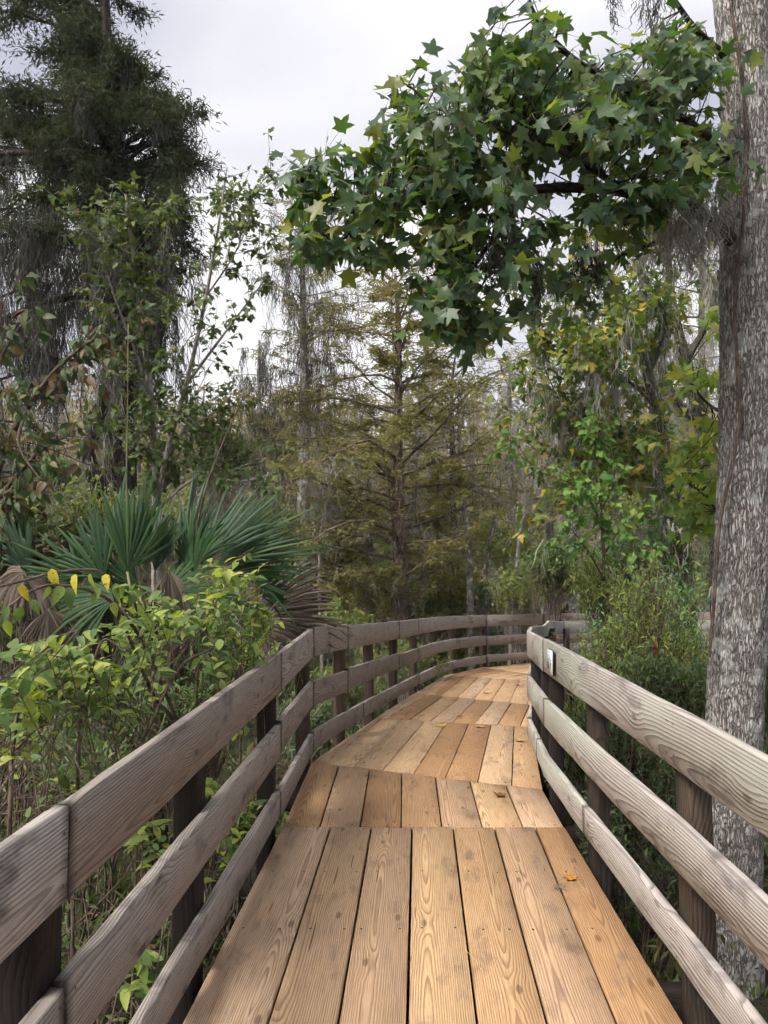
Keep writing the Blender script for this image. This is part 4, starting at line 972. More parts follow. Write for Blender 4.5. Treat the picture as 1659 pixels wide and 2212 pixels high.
sapling('thin pale sapling leaning beside the grey lichened one', [(1050, 1330), (1056, 1200), (1075, 1100), (1090, 1000), (1130, 880)], 18.5, 0.06, M_LICH, 14)
sapling('bare forked sapling arching over the far shrubs', [(1090, 1320), (1120, 1180), (1135, 1080), (1120, 960), (1150, 860)], 17, 0.05, M_TWIGG, 16)
sapling('crooked grey twiggy sapling at the foot of the golden cypress', [(905, 1330), (915, 1200), (898, 1100), (910, 980)], 18, 0.05, M_TWIGG, 14)
sapling('pale grey twiggy sapling under the snag', [(600, 1250), (590, 1100), (610, 1000), (600, 900)], 20, 0.06, M_TWIGG, 16)
sapling('thin twiggy sapling between the palmetto and the draped cypress', [(700, 1320), (690, 1200), (705, 1080), (695, 980)], 17, 0.05, M_TWIGG, 14)
sapling('pale lichen covered trunk curving behind the white seeded bush', [(1482, 1420), (1470, 1350), (1452, 1290), (1447, 1210), (1430, 1130), (1425, 1060)], 9.2, 0.062, M_LICH, 10)

# ------------------------------------------------------------------ broadleaved trees
stem_tree('slender maple with small green leaves on two stems, before the great dark cypress',
          [([root(345, 7.6), at(338, 1150, 7.6), at(336, 1000, 7.6), at(322, 820, 7.5), at(300, 650, 7.5), at(284, 520, 7.4), at(272, 420, 7.4)], 0.055, 1.25),
           ([at(340, 1080, 7.6), at(365, 960, 7.4), at(410, 800, 7.2), at(445, 640, 7.1), at(470, 500, 7.0), at(490, 365, 7.0)], 0.030, 0.55),
           ([at(395, 840, 7.3), at(470, 740, 7.2), at(530, 660, 7.1), at(575, 600, 7.0)], 0.016, 0.6),
           ([at(330, 900, 7.6), at(300, 780, 7.3), at(240, 620, 7.1), at(215, 500, 7.0)], 0.020, 0.9),
           ([at(336, 1020, 7.6), at(400, 930, 7.8), at(450, 900, 7.9), at(500, 870, 8.0)], 0.020, 0.6),
           ([at(338, 1100, 7.6), at(430, 1030, 7.5), at(520, 1040, 7.4), at(600, 1020, 7.4)], 0.016, 0.7),
           ([at(338, 1060, 7.6), at(380, 960, 7.9), at(420, 880, 8.0)], 0.018, 0.8),
           ([at(445, 640, 7.1), at(500, 560, 7.0), at(545, 470, 7.0)], 0.010, 0.8)],
          M_TWIGG, [MAPLE, MAPLE2], 0.068, M_MAPLE, own=300, tw_per_m=16, twl=0.28, per=7, name='maple_tree', subs=5, start=0.16)
stem_tree('russet leaved tree with drooping compound leaves and a few orange ones, beside the mossy cypress',
          [([root(-60, 5.6), at(-40, 1200, 5.6), at(0, 1000, 5.5), at(60, 880, 5.4), at(130, 790, 5.3), at(205, 730, 5.2)], 0.04, 0.9),
           ([at(-20, 1100, 5.6), at(60, 1000, 5.4), at(110, 960, 5.3), at(160, 930, 5.2)], 0.02, 0.9),
           ([at(0, 1000, 5.5), at(-20, 850, 5.4), at(20, 740, 5.3), at(60, 690, 5.3)], 0.02, 0.8),
           ([at(-50, 1200, 5.6), at(0, 1090, 5.4), at(50, 1060, 5.3)], 0.02, 0.8),
           ([at(60, 880, 5.4), at(40, 960, 5.2), at(90, 1040, 5.1)], 0.015, 0.7)],
          M_TWIG, [OVATE, OVATE2], 0.088, M_HICK, own=300, tw_per_m=9, twl=0.28, per=7, name='russet_tree', subs=3, start=0.15, droop=1.0, face=(0, -0.7, 0.5))
stem_tree('leaning gold flecked maple with fine moss on its trunk, beside the big trunk',
          [([root(1500, 10.0), at(1470, 1150, 10), at(1440, 1000, 10), at(1410, 850, 9.8), at(1370, 700, 9.6), at(1320, 600, 9.4), at(1260, 520, 9.3)], 0.115, 0.8),
           ([at(1400, 810, 9.8), at(1440, 700, 9.7), at(1395, 600, 9.5), at(1360, 500, 9.4)], 0.04, 0.9),
           ([at(1410, 850, 9.8), at(1300, 800, 9.2), at(1220, 760, 9.0), at(1170, 730, 8.9)], 0.03, 1.0),
           ([at(1440, 1000, 10), at(1340, 930, 9.4), at(1260, 900, 9.2), at(1200, 880, 9.2)], 0.03, 0.9),
           ([at(1370, 700, 9.6), at(1300, 680, 9.3), at(1230, 690, 9.2), at(1150, 660, 9.1)], 0.025, 0.8),
           ([at(1430, 950, 10), at(1360, 960, 9.7), at(1300, 1000, 9.6)], 0.02, 1.1),
           ([at(1460, 1100, 10), at(1400, 1020, 9.6), at(1330, 1010, 9.5)], 0.02, 1.1)],
          M_MOSSBARK, [MAPLE, MAPLE2], 0.105, M_MAPLEY, own=300, tw_per_m=14, twl=0.45, per=5, name='maple_tree', subs=6, start=0.14, mossn=14, mlen=0.30)
stem_tree('thick mossy leaning trunk with sparse gold leaves, close beside the big grey trunk',
          [([root(1560, 11.5), at(1545, 1080, 11.5), at(1520, 930, 11.5), at(1480, 780, 11.3), at(1450, 640, 11.2), at(1440, 480, 11)], 0.16, 0.5),
           ([at(1520, 930, 11.5), at(1460, 860, 11.3), at(1410, 760, 11.2), at(1380, 640, 11.1)], 0.07, 0.5),
           ([at(1480, 780, 11.3), at(1530, 690, 11.2), at(1560, 560, 11)], 0.06, 0.6)],
          M_MOSSBARK, [MAPLE], 0.10, M_MAPLEY, own=80, tw_per_m=9, twl=0.5, per=5, name='mossy_tree', subs=5, mossn=22, mlen=0.5)
stem_tree('bright green maple sapling with leafy side branches, in front of the russet cypresses',
          [([root(1310, 8.6), at(1305, 1250, 8.6), at(1300, 1120, 8.6), at(1290, 1000, 8.6), at(1282, 900, 8.5)], 0.026, 0.8),
           ([at(1300, 1130, 8.6), at(1260, 1060, 8.4), at(1210, 1035, 8.3), at(1150, 1015, 8.2)], 0.012, 1.2),
           ([at(1302, 1200, 8.6), at(1350, 1130, 8.4), at(1395, 1100, 8.3)], 0.012, 1.1),
           ([at(1305, 1250, 8.6), at(1270, 1190, 8.3), at(1240, 1150, 8.2), at(1220, 1125, 8.2)], 0.010, 1.2),
           ([at(1300, 1100, 8.6), at(1325, 1050, 8.5), at(1335, 1000, 8.5)], 0.010, 1.0)],
          M_TWIG, [MAPLE, MAPLE2], 0.088, M_BRIGHT, own=220, tw_per_m=13, twl=0.22, per=5, name='maple_sapling', subs=1.5, start=0.3, droop=0.6)
# ------------------------------------------------------------------ big sweetgum: trunk, limbs, star leaves
YT = 4.75
gum = thing('gum_tree', root(1585, YT), 'big grey rough barked tree beside the railing, its star leaved bough overhanging the walk', 'tree')
cl = [(1574, 2150, 0.203), (1574, 2040, 0.188), (1578, 1900, 0.176), (1582, 1700, 0.168), (1588, 1500, 0.164), (1602, 1250, 0.160), (1612, 1000, 0.158), (1614, 740, 0.156), (1612, 480, 0.155), (1613, 250, 0.152), (1604, 60, 0.152), (1588, -120, 0.146), (1596, -500, 0.122), (1590, -1000, 0.07)]
P = np.array([at(x, y, YT) for x, y, _ in cl]); P[0, 2] = float(gz(P[0, 0], P[0, 1])) - 0.15; R = np.array([r for *_, r in cl])
ts = np.linspace(0, 1, 150); Pc, _ = along(P, ts); Rc = np.interp(ts * (len(R) - 1), np.arange(len(R)), R)
def vnoise(u, v, nu, nv):                      # smooth noise, periodic in u
    G = rng.random((nv + 2, nu)); x = u * nu; y = v * nv; i = np.floor(x).astype(int); j = np.floor(y).astype(int); f = x - i; h = y - j; f = f * f * (3 - 2 * f); h = h * h * (3 - 2 * h); i0 = i % nu; i1 = (i + 1) % nu; j = np.clip(j, 0, nv)
    return (G[j, i0] * (1 - f) + G[j, i1] * f) * (1 - h) + (G[j + 1, i0] * (1 - f) + G[j + 1, i1] * f) * h
nz_, nt_ = 330, 120; ts = np.linspace(0, 1, nz_) ** 1.0; Pc, Tc = along(P, ts); Rc = np.interp(ts * (len(R) - 1), np.arange(len(R)), R)
uu, vv = np.meshgrid(np.arange(nt_) / nt_, ts); warp = 0.02 * (vnoise(uu, vv, 12, 60) - 0.5)
fis = np.minimum(np.abs(vnoise((uu + warp) % 1, vv, 34, 95) - 0.5), np.abs(vnoise((uu - warp) % 1, vv, 26, 150) - 0.5)) * 2
dep = np.clip(fis / 0.16, 0, 1) ** 0.7; disp = 0.011 * (dep - 0.7) + 0.006 * (vnoise(uu, vv, 60, 260) - 0.5) + 0.018 * (vnoise(uu, vv, 6, 14) - 0.5)
th_ = uu * 2 * math.pi; rad = Rc[:, None] + disp; Vt = np.stack([Pc[:, None, 0] + rad * np.cos(th_), Pc[:, None, 1] + rad * np.sin(th_), np.broadcast_to(Pc[:, None, 2], th_.shape)], -1)
gcv = np.stack([Rc[:, None] * np.cos(th_), Rc[:, None] * np.sin(th_), np.broadcast_to(Pc[:, None, 2], th_.shape)], -1)
ii = np.arange(nz_ - 1)[:, None] * nt_; jj = np.arange(nt_)[None]; kk = (jj + 1) % nt_
gt = Geo(); gt.add(Vt.reshape(-1, 3), np.stack([ii + jj, ii + kk, ii + nt_ + kk, ii + nt_ + jj], -1).reshape(-1, 4), 0.0, gcv.reshape(-1, 3)); gt.build('trunk', M_GUM, gum, smooth=True)
limbs = []
def limb(pts, r0, r1):
    Cc = curve_pts([at(*p) for p in pts], 6); limbs.append((Cc, r0, r1)); return Cc
limb([(1600, 540, 4.75), (1535, 478, 4.55), (1440, 430, 4.35), (1250, 405, 4.15), (1050, 420, 4.0), (870, 440, 3.95), (720, 430, 3.9), (640, 390, 3.9)], 0.045, 0.006)
limb([(1600, 360, 4.75), (1480, 260, 4.5), (1350, 190, 4.3), (1230, 120, 4.2), (1150, 20, 4.1), (1140, -80, 4.1)], 0.032, 0.006)
limb([(1350, 410, 4.22), (1200, 320, 4.0), (1050, 270, 3.9), (930, 230, 3.9)], 0.02, 0.005)
limb([(1150, 405, 4.08), (1070, 510, 3.95), (1010, 610, 3.85), (1030, 720, 3.8)], 0.018, 0.005)
limb([(1535, 478, 4.55), (1430, 520, 4.6), (1330, 560, 4.65), (1240, 640, 4.7)], 0.02, 0.005)
limb([(1600, 150, 4.75), (1500, 60, 4.6), (1420, -60, 4.5)], 0.03, 0.008)
limb([(1600, 900, 4.9), (1540, 880, 5.3), (1500, 840, 5.5), (1480, 800, 5.6)], 0.014, 0.004)
limb([(1600, 1180, 4.9), (1545, 1100, 5.3), (1510, 1060, 5.4), (1480, 1040, 5.4)], 0.012, 0.004)
limb([(870, 440, 3.95), (780, 500, 3.9), (690, 530, 3.95), (630, 540, 3.95)], 0.010, 0.004)
limb([(930, 230, 3.9), (890, 190, 3.9), (870, 180, 3.9)], 0.008, 0.004)
for Cc, a, b in limbs:
    g = Geo(); tube(g, Cc, np.linspace(a, b, len(Cc)), 8, rough=0.03); g.build('limb', M_DARKBARK, gum, smooth=True)
LP = np.concatenate([c for c, _, _ in limbs])
def star_cluster(blobs, mat, own, name, size=0.108):
    POS = []; 
    for (px, py, rx, ry, Y, dY, n) in blobs:
        m = max(2, int(n * 1.5) // 4); th_ = rng.random(m) * 6.283; rr = np.minimum(np.abs(rng.normal(0, 0.72, m)), 1.5)
        x = px + rx * rr * np.cos(th_); y = py + ry * rr * np.sin(th_); yy = Y + rng.normal(0, dY, m)
        POS.append(np.array([at(a, b, c) for a, b, c in zip(x, y, yy)]))
    T = np.concatenate(POS); m = len(T)
    d2 = ((T[:, None] - LP[None]) ** 2).sum(-1); i = d2.argmin(1); Q = LP[i]
    g = Geo(); mid = (Q * 0.45 + T * 0.55) + np.array((0, 0, 0.03)) + rv(m, 0.015)
    near = d2.min(1) < 0.35
    sticks(g, Q[near], mid[near], 0.005, 0.004); sticks(g, mid, T, 0.004, 0.0025); g.build('twigs', M_DARKBARK, gum, kind='stuff')
    per = 4; N = m * per; D = nrm(np.repeat(T - Q, per, 0) + 1e-4)
    ax = nrm(D * 0.35 + rv(N, 0.55) + np.array((0, -0.12, -0.62)))
    pos = np.repeat(T, per, 0) + ax * 0.05 + rv(N, 0.035)
    nm = nrm(np.array((-0.12, -0.72, 0.62)) + rv(N, 0.56))
    g2 = Geo(); sticks(g2, np.repeat(T, per, 0), pos, 0.0014, 0.001); g2.build('leaf_stalks', M_STALK, gum, kind='stuff')
    leaves(gum, [STAR, STAR2, STAR3, STAR4, STAR5], mat, pos, ax, nm, size * rng.uniform(0.66, 1.12, N), own, name)
star_cluster([(690, 400, 62, 55, 3.9, .15, 44), (650, 372, 30, 30, 3.9, .1, 14), (675, 525, 60, 45, 3.95, .15, 36), (790, 420, 80, 85, 3.9, .2, 76), (770, 510, 80, 50, 3.95, .2, 44),
              (900, 250, 55, 70, 3.9, .2, 56), (890, 380, 90, 100, 3.95, .25, 110), (960, 490, 100, 90, 3.9, .25, 120), (1000, 300, 90, 120, 3.95, .25, 120), (1090, 390, 110, 110, 4.05, .3, 130),
              (1070, 180, 80, 100, 4.0, .2, 80), (1150, 90, 65, 110, 4.1, .2, 76), (1160, 240, 110, 130, 4.1, .3, 140), (1280, 280, 110, 110, 4.2, .3, 120), (1290, 160, 110, 90, 4.2, .25, 84),
              (1400, 250, 110, 130, 4.3, .3, 130), (1390, 400, 85, 55, 4.3, .2, 64), (1300, 440, 80, 45, 4.25, .2, 48), (1480, 390, 55, 55, 4.4, .2, 34), (1440, 90, 80, 50, 4.4, .2, 40), (1480, 160, 80, 70, 4.4, .2, 56), (1500, 320, 70, 90, 4.4, .2, 54), (1560, 135, 55, 30, 4.4, .1, 16),
              (990, 600, 90, 60, 3.85, .2, 64), (960, 660, 60, 55, 3.8, .15, 36), (1040, 700, 50, 55, 3.8, .12, 34), (1110, 530, 50, 50, 3.9, .2, 20), (1110, 640, 30, 30, 3.85, .1, 5), (1230, 590, 60, 65, 4.6, .2, 30), (1250, 640, 45, 30, 4.7, .15, 12), (1335, 510, 50, 60, 4.6, .2, 20), (1200, 480, 50, 40, 4.3, .2, 12)], M_GUMLEAF, 300, 'leaves')
star_cluster([(1500, 820, 55, 40, 5.5, .15, 26), (1545, 700, 20, 40, 5.4, .1, 8), (1500, 1010, 50, 60, 5.4, .15, 46), (1520, 1110, 40, 60, 5.3, .1, 40), (1480, 1050, 40, 40, 5.4, .1, 18), (1535, 940, 20, 50, 5.4, .1, 14)], M_GUMLEAFY, 110, 'yellowing_leaves', 0.112)

# creeper stem on the trunk
vp = [(1532, 1420), (1540, 1330), (1548, 1220), (1556, 1120), (1580, 1010), (1598, 900), (1592, 780), (1588, 640), (1604, 500), (1612, 300), (1596, 120), (1580, 20), (1575, -80)]
Cc = curve_pts([at(x, y, YT - 0.165 + (0.03 if x < 1545 else 0.0)) for x, y in vp], 6)
g = Geo(); tube(g, Cc, np.full(len(Cc), 0.0095), 7, rough=0.08)
vine = thing('creeper', Cc[0], 'brown creeper stem winding up the big grey trunk', 'vine'); g.build('stem', M_TWIG, vine, smooth=True)

# beards of moss hanging from the bough
def beard(label, anchors, L, R, k, mat, w=0.0035):
    A = np.array([at(*a) for a in anchors]); th = thing('spanish_moss', A[0], label, 'moss', 'moss hanging from the overhanging bough')
    g = Geo(); moss(g, A, L, R, k, w, 6); moss(g, A, np.asarray(L) * 0.6, R * 1.4, k // 2, w * 0.8, 5); g.build('strands', mat, th, kind='stuff')
beard('big shaggy grey moss beard hanging in the fork beside the big trunk', [(1440, 440, 4.3), (1475, 430, 4.35), (1500, 400, 4.4), (1460, 480, 4.3), (1420, 430, 4.3), (1490, 470, 4.4), (1520, 440, 4.45)], [0.42, 0.5, 0.45, 0.36, 0.30, 0.4, 0.38], 0.09, 90, M_MOSS)
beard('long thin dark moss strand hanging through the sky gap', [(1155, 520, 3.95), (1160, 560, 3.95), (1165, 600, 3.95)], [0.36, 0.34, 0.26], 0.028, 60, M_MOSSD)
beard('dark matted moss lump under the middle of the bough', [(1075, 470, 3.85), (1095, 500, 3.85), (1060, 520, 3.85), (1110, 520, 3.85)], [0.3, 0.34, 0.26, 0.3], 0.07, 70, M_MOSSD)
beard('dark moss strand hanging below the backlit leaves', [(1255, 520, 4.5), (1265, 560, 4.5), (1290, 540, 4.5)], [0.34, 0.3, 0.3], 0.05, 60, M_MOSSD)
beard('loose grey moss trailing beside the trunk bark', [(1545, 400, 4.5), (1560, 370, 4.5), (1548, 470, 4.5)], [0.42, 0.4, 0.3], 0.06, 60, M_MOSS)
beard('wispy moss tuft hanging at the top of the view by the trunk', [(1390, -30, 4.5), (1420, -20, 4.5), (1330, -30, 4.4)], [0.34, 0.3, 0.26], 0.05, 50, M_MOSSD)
beard('short moss wisp dangling from the limb end near the trunk', [(1360, 430, 4.25), (1345, 440, 4.25)], [0.22, 0.2], 0.04, 40, M_MOSSD)

# ------------------------------------------------------------------ palmetto
def frond(parent, base, hub, axis, normal, length, spread, nbl, mat, droop=0.25, w=0.0155, join=0.34, fold=0.9, name='frond', cone=0.15, ragged=0.13, stalkmat=None):
    hub = np.asarray(hub, float); ax = nrm(np.asarray(axis, float)); nm = np.asarray(normal, float); sd = nrm(np.cross(ax, nm)); nm = np.cross(sd, ax)
    g = Geo(); an = np.radians(np.linspace(-spread, spread, nbl)) + rng.normal(0, 0.022, nbl); L = length * (1 - 0.28 * (np.abs(an) / max(math.radians(spread), .01)) ** 2) * (1 + rng.normal(0, ragged, nbl))
    ts = np.array((0.0, 0.2, join, 0.6, 0.82, 1.0)); wp = np.array((0.10, 0.55, 1.0, 0.95, 0.6, 0.0)); da = math.radians(2 * spread) / max(nbl - 1, 1)
    dr = droop * rng.uniform(0.6, 1.4, nbl) + np.where(rng.random(nbl) < 0.12, rng.uniform(0.15, 0.6, nbl), 0.0)
    for k in range(nbl):
        d = ax * math.cos(an[k]) + sd * math.sin(an[k]); s_ = -ax * math.sin(an[k]) + sd * math.cos(an[k]); V = []
        for t_, p in zip(ts, wp):
            hw = min(w * p, 10) if t_ > join else max(min(math.tan(da / 2) * L[k] * t_ * 1.02, w * 1.5), w * 0.10)
            c = hub + d * L[k] * t_ - nm * (cone * L[k] * t_ ** 2) + np.array((0, 0, -dr[k] * L[k] * t_ ** 3)); 
            V += [c - s_ * hw, c + nm * hw * fold, c + s_ * hw]
        F = []
        for a in range(len(ts) - 1): q = 3 * a; F += [(q, q + 1, q + 4, q + 3), (q + 1, q + 2, q + 5, q + 4)]
        g.add(np.array(V), np.array(F), rng.random())
    fo = g.build(name, mat, parent)
    g = Geo(); m = (np.asarray(base) + hub) / 2 + np.array((0, 0, 0.10)); Cc = curve_pts([base, m, hub], 4); tube(g, Cc, np.linspace(0.014, 0.008, len(Cc)), 6); g.build('stalk', stalkmat or M_STALK, fo)
    return fo
YP = 5.3
pal = thing('palmetto', root(395, YP), 'large green palmetto with fan fronds above drooping dead brown fans, behind the yellowing shrub', 'palmetto')
pb = root(395, YP) + np.array((0, 0, 0.35))
def fr(hx, hy, Y, angle, length, spread, nbl, mat, tilt=0.35, droop=0.12, **kw):
    """hub in the picture, fan axis angle there (0 = up, clockwise), tilt of the fan's face towards the viewer"""
    a = math.radians(angle); ax = np.array((math.sin(a), rng.normal(0, 0.12), math.cos(a))); nm = np.array((-math.cos(a) * tilt * 0.6 + rng.normal(0, 0.65), -1.0, 0.35 + rng.normal(0, 0.25)))
    hub = at(hx, hy, Y); frond(pal, pb + rv(1, 0.05)[0], hub, ax, nm, length, spread, nbl, mat, droop, **kw)
fr(262, 1222, 5.15, -6, 0.60, 22, 13, M_PALM, droop=0.0, fold=1.4)
fr(275, 1235, 5.0, 12, 0.55, 40, 17, M_PALM, droop=0.03)
fr(300, 1225, 5.25, 2, 0.60, 30, 15, M_PALM, droop=0.0, fold=1.3)
fr(225, 1250, 5.05, -38, 0.52, 48, 17, M_PALM, droop=0.06)
fr(180, 1255, 5.1, -58, 0.46, 42, 15, M_PALM, droop=0.08)
fr(335, 1235, 5.3, 6, 0.50, 40, 17, M_PALMB, droop=0.03)
fr(235, 1205, 5.6, -36, 0.40, 48, 16, M_PALMB, droop=0.05)
fr(385, 1225, 5.4, 16, 0.66, 15, 9, M_PALMB, droop=0.0, fold=1.5)
fr(400, 1235, 5.5, 22, 0.62, 34, 15, M_PALM, droop=0.03)
fr(440, 1220, 5.7, 26, 0.72, 32, 17, M_PALMB, droop=0.03)
fr(465, 1228, 5.9, 50, 0.84, 36, 21, M_PALM, droop=0.04)
fr(485, 1240, 6.0, 72, 0.78, 30, 18, M_PALM, droop=0.08)
fr(470, 1225, 6.0, 36, 0.76, 34, 18, M_PALM, droop=0.04)
fr(420, 1240, 5.2, -10, 0.46, 45, 17, M_PALM, droop=0.08)
fr(70, 1235, 5.2, -34, 0.48, 40, 15, M_PALMB, droop=0.05)
fr(45, 1225, 5.3, -8, 0.40, 34, 13, M_PALM, droop=0.03)
fr(110, 1270, 5.1, -78, 0.40, 42, 15, M_PALM, droop=0.15)
fr(255, 1290, 4.95, -95, 0.50, 48, 18, M_PALM, droop=0.2)
fr(330, 1300, 4.95, 170, 0.44, 62, 20, M_PALM, droop=0.2)
fr(430, 1290, 4.95, 125, 0.46, 52, 20, M_PALM, droop=0.25)
fr(360, 1280, 5.1, 60, 0.46, 55, 20, M_PALM, droop=0.2)
fr(300, 1270, 5.1, -70, 0.46, 55, 20, M_PALM, droop=0.2)
fr(598, 1305, 6.3, -15, 0.17, 95, 26, M_PALM, droop=0.0, w=0.009)
fr(560, 1290, 6.2, 40, 0.34, 55, 16, M_PALM, droop=0.1)
fr(545, 1335, 6.5, 66, 0.80, 32, 22, M_PALMD, droop=0.18, ragged=0.16, fold=1.3, stalkmat=M_TWIG)
fr(555, 1345, 6.6, 84, 0.76, 26, 20, M_PALMD, droop=0.16, ragged=0.18, fold=1.3, stalkmat=M_TWIG)
fr(550, 1325, 6.7, 52, 0.70, 26, 18, M_PALMD, droop=0.25, ragged=0.18, fold=1.3, stalkmat=M_TWIG)
fr(530, 1350, 6.4, 104, 0.52, 34, 18, M_PALMD, droop=0.2, ragged=0.18, stalkmat=M_TWIG)
fr(365, 1232, 4.85, 175, 0.24, 42, 8, M_PALMD, droop=0.35, w=0.020, stalkmat=M_TWIG)
fr(105, 1315, 4.9, 172, 0.28, 55, 20, M_PALMD, droop=0.1, w=0.012, stalkmat=M_TWIG)
fr(50, 1235, 4.9, -120, 0.26, 70, 18, M_PALMD, droop=0.5, stalkmat=M_TWIG)
fr(60, 1250, 4.95, 130, 0.24, 60, 16, M_PALMD, droop=0.5, stalkmat=M_TWIG)
fr(420, 1330, 5.0, 185, 0.42, 50, 20, M_PALMD, droop=0.2, stalkmat=M_TWIG)
fr(300, 1330, 5.05, 200, 0.42, 50, 20, M_PALMD, droop=0.2, stalkmat=M_TWIG)
fr(480, 1370, 5.2, 160, 0.40, 50, 18, M_PALMD, droop=0.2, stalkmat=M_TWIG)
for pts, r in (([(420, 1180, 5.3), (440, 1070, 5.3), (480, 960, 5.3), (528, 852, 5.35)], 0.011), ([(276, 1200, 5.4), (273, 1050, 5.4), (275, 900, 5.45), (277, 700, 5.5)], 0.007)):
    Cc = curve_pts([at(*p) for p in pts], 5); g = Geo(); tube(g, Cc, np.linspace(r, 0.003, len(Cc)), 6); g.build('flower_stalk', M_STALK if r < 0.01 else M_TWIG, pal)
# trunk boots
g = Geo()
for k in range(34):
    a = k * 2.4; z = 0.02 * k; e = pb + np.array((0.16 * math.cos(a), 0.16 * math.sin(a), z + 0.10 - 0.1)); sticks(g, (e - np.array((0.09 * math.cos(a), 0.09 * math.sin(a), 0.25)))[None], (e + np.array((0.10 * math.cos(a), 0.10 * math.sin(a), 0.22)))[None], 0.035, 0.012)
g.build('trunk', M_TWIG, pal)
# small palmetto just behind the big trunk
p2 = thing('palmetto', root(1675, 6.2), 'small palmetto fan half hidden behind the foot of the big trunk', 'palmetto')
for hx, hy, an_ in ((1662, 1560, -10), (1660, 1600, 40), (1650, 1620, -60), (1668, 1660, 100)):
    a = math.radians(an_); frond(p2, root(1675, 6.2), at(hx, hy, 6.2), (math.sin(a), -0.2, math.cos(a)), (0, -1, 0.3), 0.42, 50, 22, M_PALM, 0.15)

# ------------------------------------------------------------------ yellowing shrub in front of the palmetto
but = thing('yellowing_shrub', root(180, 3.5), 'yellow green leafy shrub with arching twigs leaning over the grey railing', 'shrub')
gs = Geo(); A = []; D = []; LN = []
def railx(Y): return float(np.interp(Y, PL.P[:, 1], PL.P[:, 0]))
arch = [([(405, 1660, 4.2), (330, 1500, 3.9), (262, 1335, 3.6), (224, 1240, 3.3), (127, 1236, 3.15), (60, 1252, 3.05), (-10, 1270, 2.95)], 0.010),
        ([(400, 1680, 4.1), (350, 1480, 3.8), (300, 1372, 3.5), (230, 1292, 3.25), (135, 1264, 3.1), (65, 1278, 3.0), (-10, 1335, 2.9)], 0.010),
        ([(430, 1650, 4.3), (425, 1480, 4.2), (445, 1360, 4.2), (470, 1290, 4.2), (480, 1240, 4.2)], 0.008),
        ([(170, 1620, 3.3), (190, 1480, 3.2), (215, 1395, 3.1), (235, 1383, 3.1), (270, 1410, 3.1)], 0.007),
        ([(520, 1600, 4.5), (530, 1450, 4.5), (560, 1350, 4.5), (600, 1300, 4.6)], 0.007),
        ([(20, 1800, 2.9), (30, 1600, 2.9), (60, 1450, 2.9), (110, 1390, 2.9)], 0.008),
        ([(300, 1700, 3.6), (330, 1560, 3.6), (390, 1440, 3.7), (460, 1400, 3.9)], 0.007)]
arcs = []
for pts, r in arch:
    Cc = curve_pts([root(pts[0][0], pts[0][2])] + [at(*p) for p in pts], 5); tube(gs, Cc, np.linspace(r * 1.2, 0.0045, len(Cc)), 6, rough=0.05); arcs.append(Cc)
for k in range(24):                                  # thin stems
    Y = rng.uniform(2.6, 4.7); px = rng.uniform(-60, 560); b = root(px, Y); b[0] = min(b[0], railx(Y) - 0.30)
    S = grow(b, (rng.normal(-0.05, 0.6), rng.normal(0, 0.6), 1.0), rng.uniform(1.2, 2.3), 8, 0.24, (0, 0, -0.02)); 
    S[:, 0] = np.minimum(S[:, 0], np.array([railx(y) for y in S[:, 1]]) - 0.10)
    tube(gs, S, np.linspace(rng.uniform(0.005, 0.010), 0.0025, 9), 5)
spr = [(60, 1470, 75, 70, 26), (150, 1460, 110, 70, 30), (250, 1440, 100, 60, 24), (330, 1345, 110, 45, 22), (420, 1320, 90, 50, 20), (510, 1330, 80, 55, 20), (575, 1360, 50, 45, 14), (480, 1395, 80, 45, 14), (200, 1545, 110, 50, 7), (40, 1580, 60, 60, 9), (290, 1505, 70, 50, 5), (470, 1235, 40, 25, 9), (540, 1245, 40, 25, 6), (100, 1400, 70, 30, 8), (300, 1300, 40, 50, 8), (620, 1330, 25, 30, 4), (145, 1680, 40, 20, 5), (250, 1640, 50, 30, 4)]
for px, py, rx, ry, n in spr:
    for k in range(n):
        a = rng.random() * 6.283; q = rng.random() ** 0.5; x = px + rx * q * math.cos(a); y = py + ry * q * math.sin(a)
        Y = 2.75 + max(0, x) / 1659 * 4.9 + rng.normal(0, 0.22); tip = at(x, y, Y); tip[0] = min(tip[0], railx(Y) - 0.02 - 0.08 * rng.random())
        d = nrm(np.array((rng.normal(0, 0.6), rng.normal(-0.1, 0.6), rng.normal(0.45, 0.5)))); L = rng.uniform(0.14, 0.28); A.append(tip - d * L); D.append(d); LN.append(L)
# sprigs poking through the railing and hanging below it
for px, py, Y, n in ((545, 1785, 4.15, 7), (575, 1760, 4.25, 6), (520, 1840, 4.05, 5), (560, 1830, 4.15, 4), (590, 1745, 4.4, 4), (330, 2060, 2.75, 4), (345, 2120, 2.75, 3), (320, 1790, 2.9, 4), (370, 1800, 3.2, 3), (160, 1935, 1.95, 2), (480, 1700, 3.6, 3), (690, 1400, 6.0, 4), (665, 1440, 5.6, 4), (545, 1560, 4.2, 4), (600, 1500, 4.7, 3), (455, 1880, 3.3, 3), (350, 1950, 2.9, 2)):
    for k in range(n):
        tip = at(px + rng.normal(0, 14), py + rng.normal(0, 14), Y + rng.normal(0, 0.05)); tip[0] = min(tip[0], railx(Y) - 0.12); d = nrm(np.array((rng.normal(0.3, 0.5), rng.normal(-0.1, 0.5), rng.normal(0.3, 0.4)))); L = rng.uniform(0.10, 0.2); A.append(tip - d * L); D.append(d); LN.append(L)
A = np.array(A); D = np.array(D); LN = np.array(LN); E = A + D * LN[:, None]; A[:, 0] = np.minimum(A[:, 0], np.interp(A[:, 1], PL.P[:, 1], PL.P[:, 0]) - 0.05); sticks(gs, A, E, 0.0028, 0.0014)
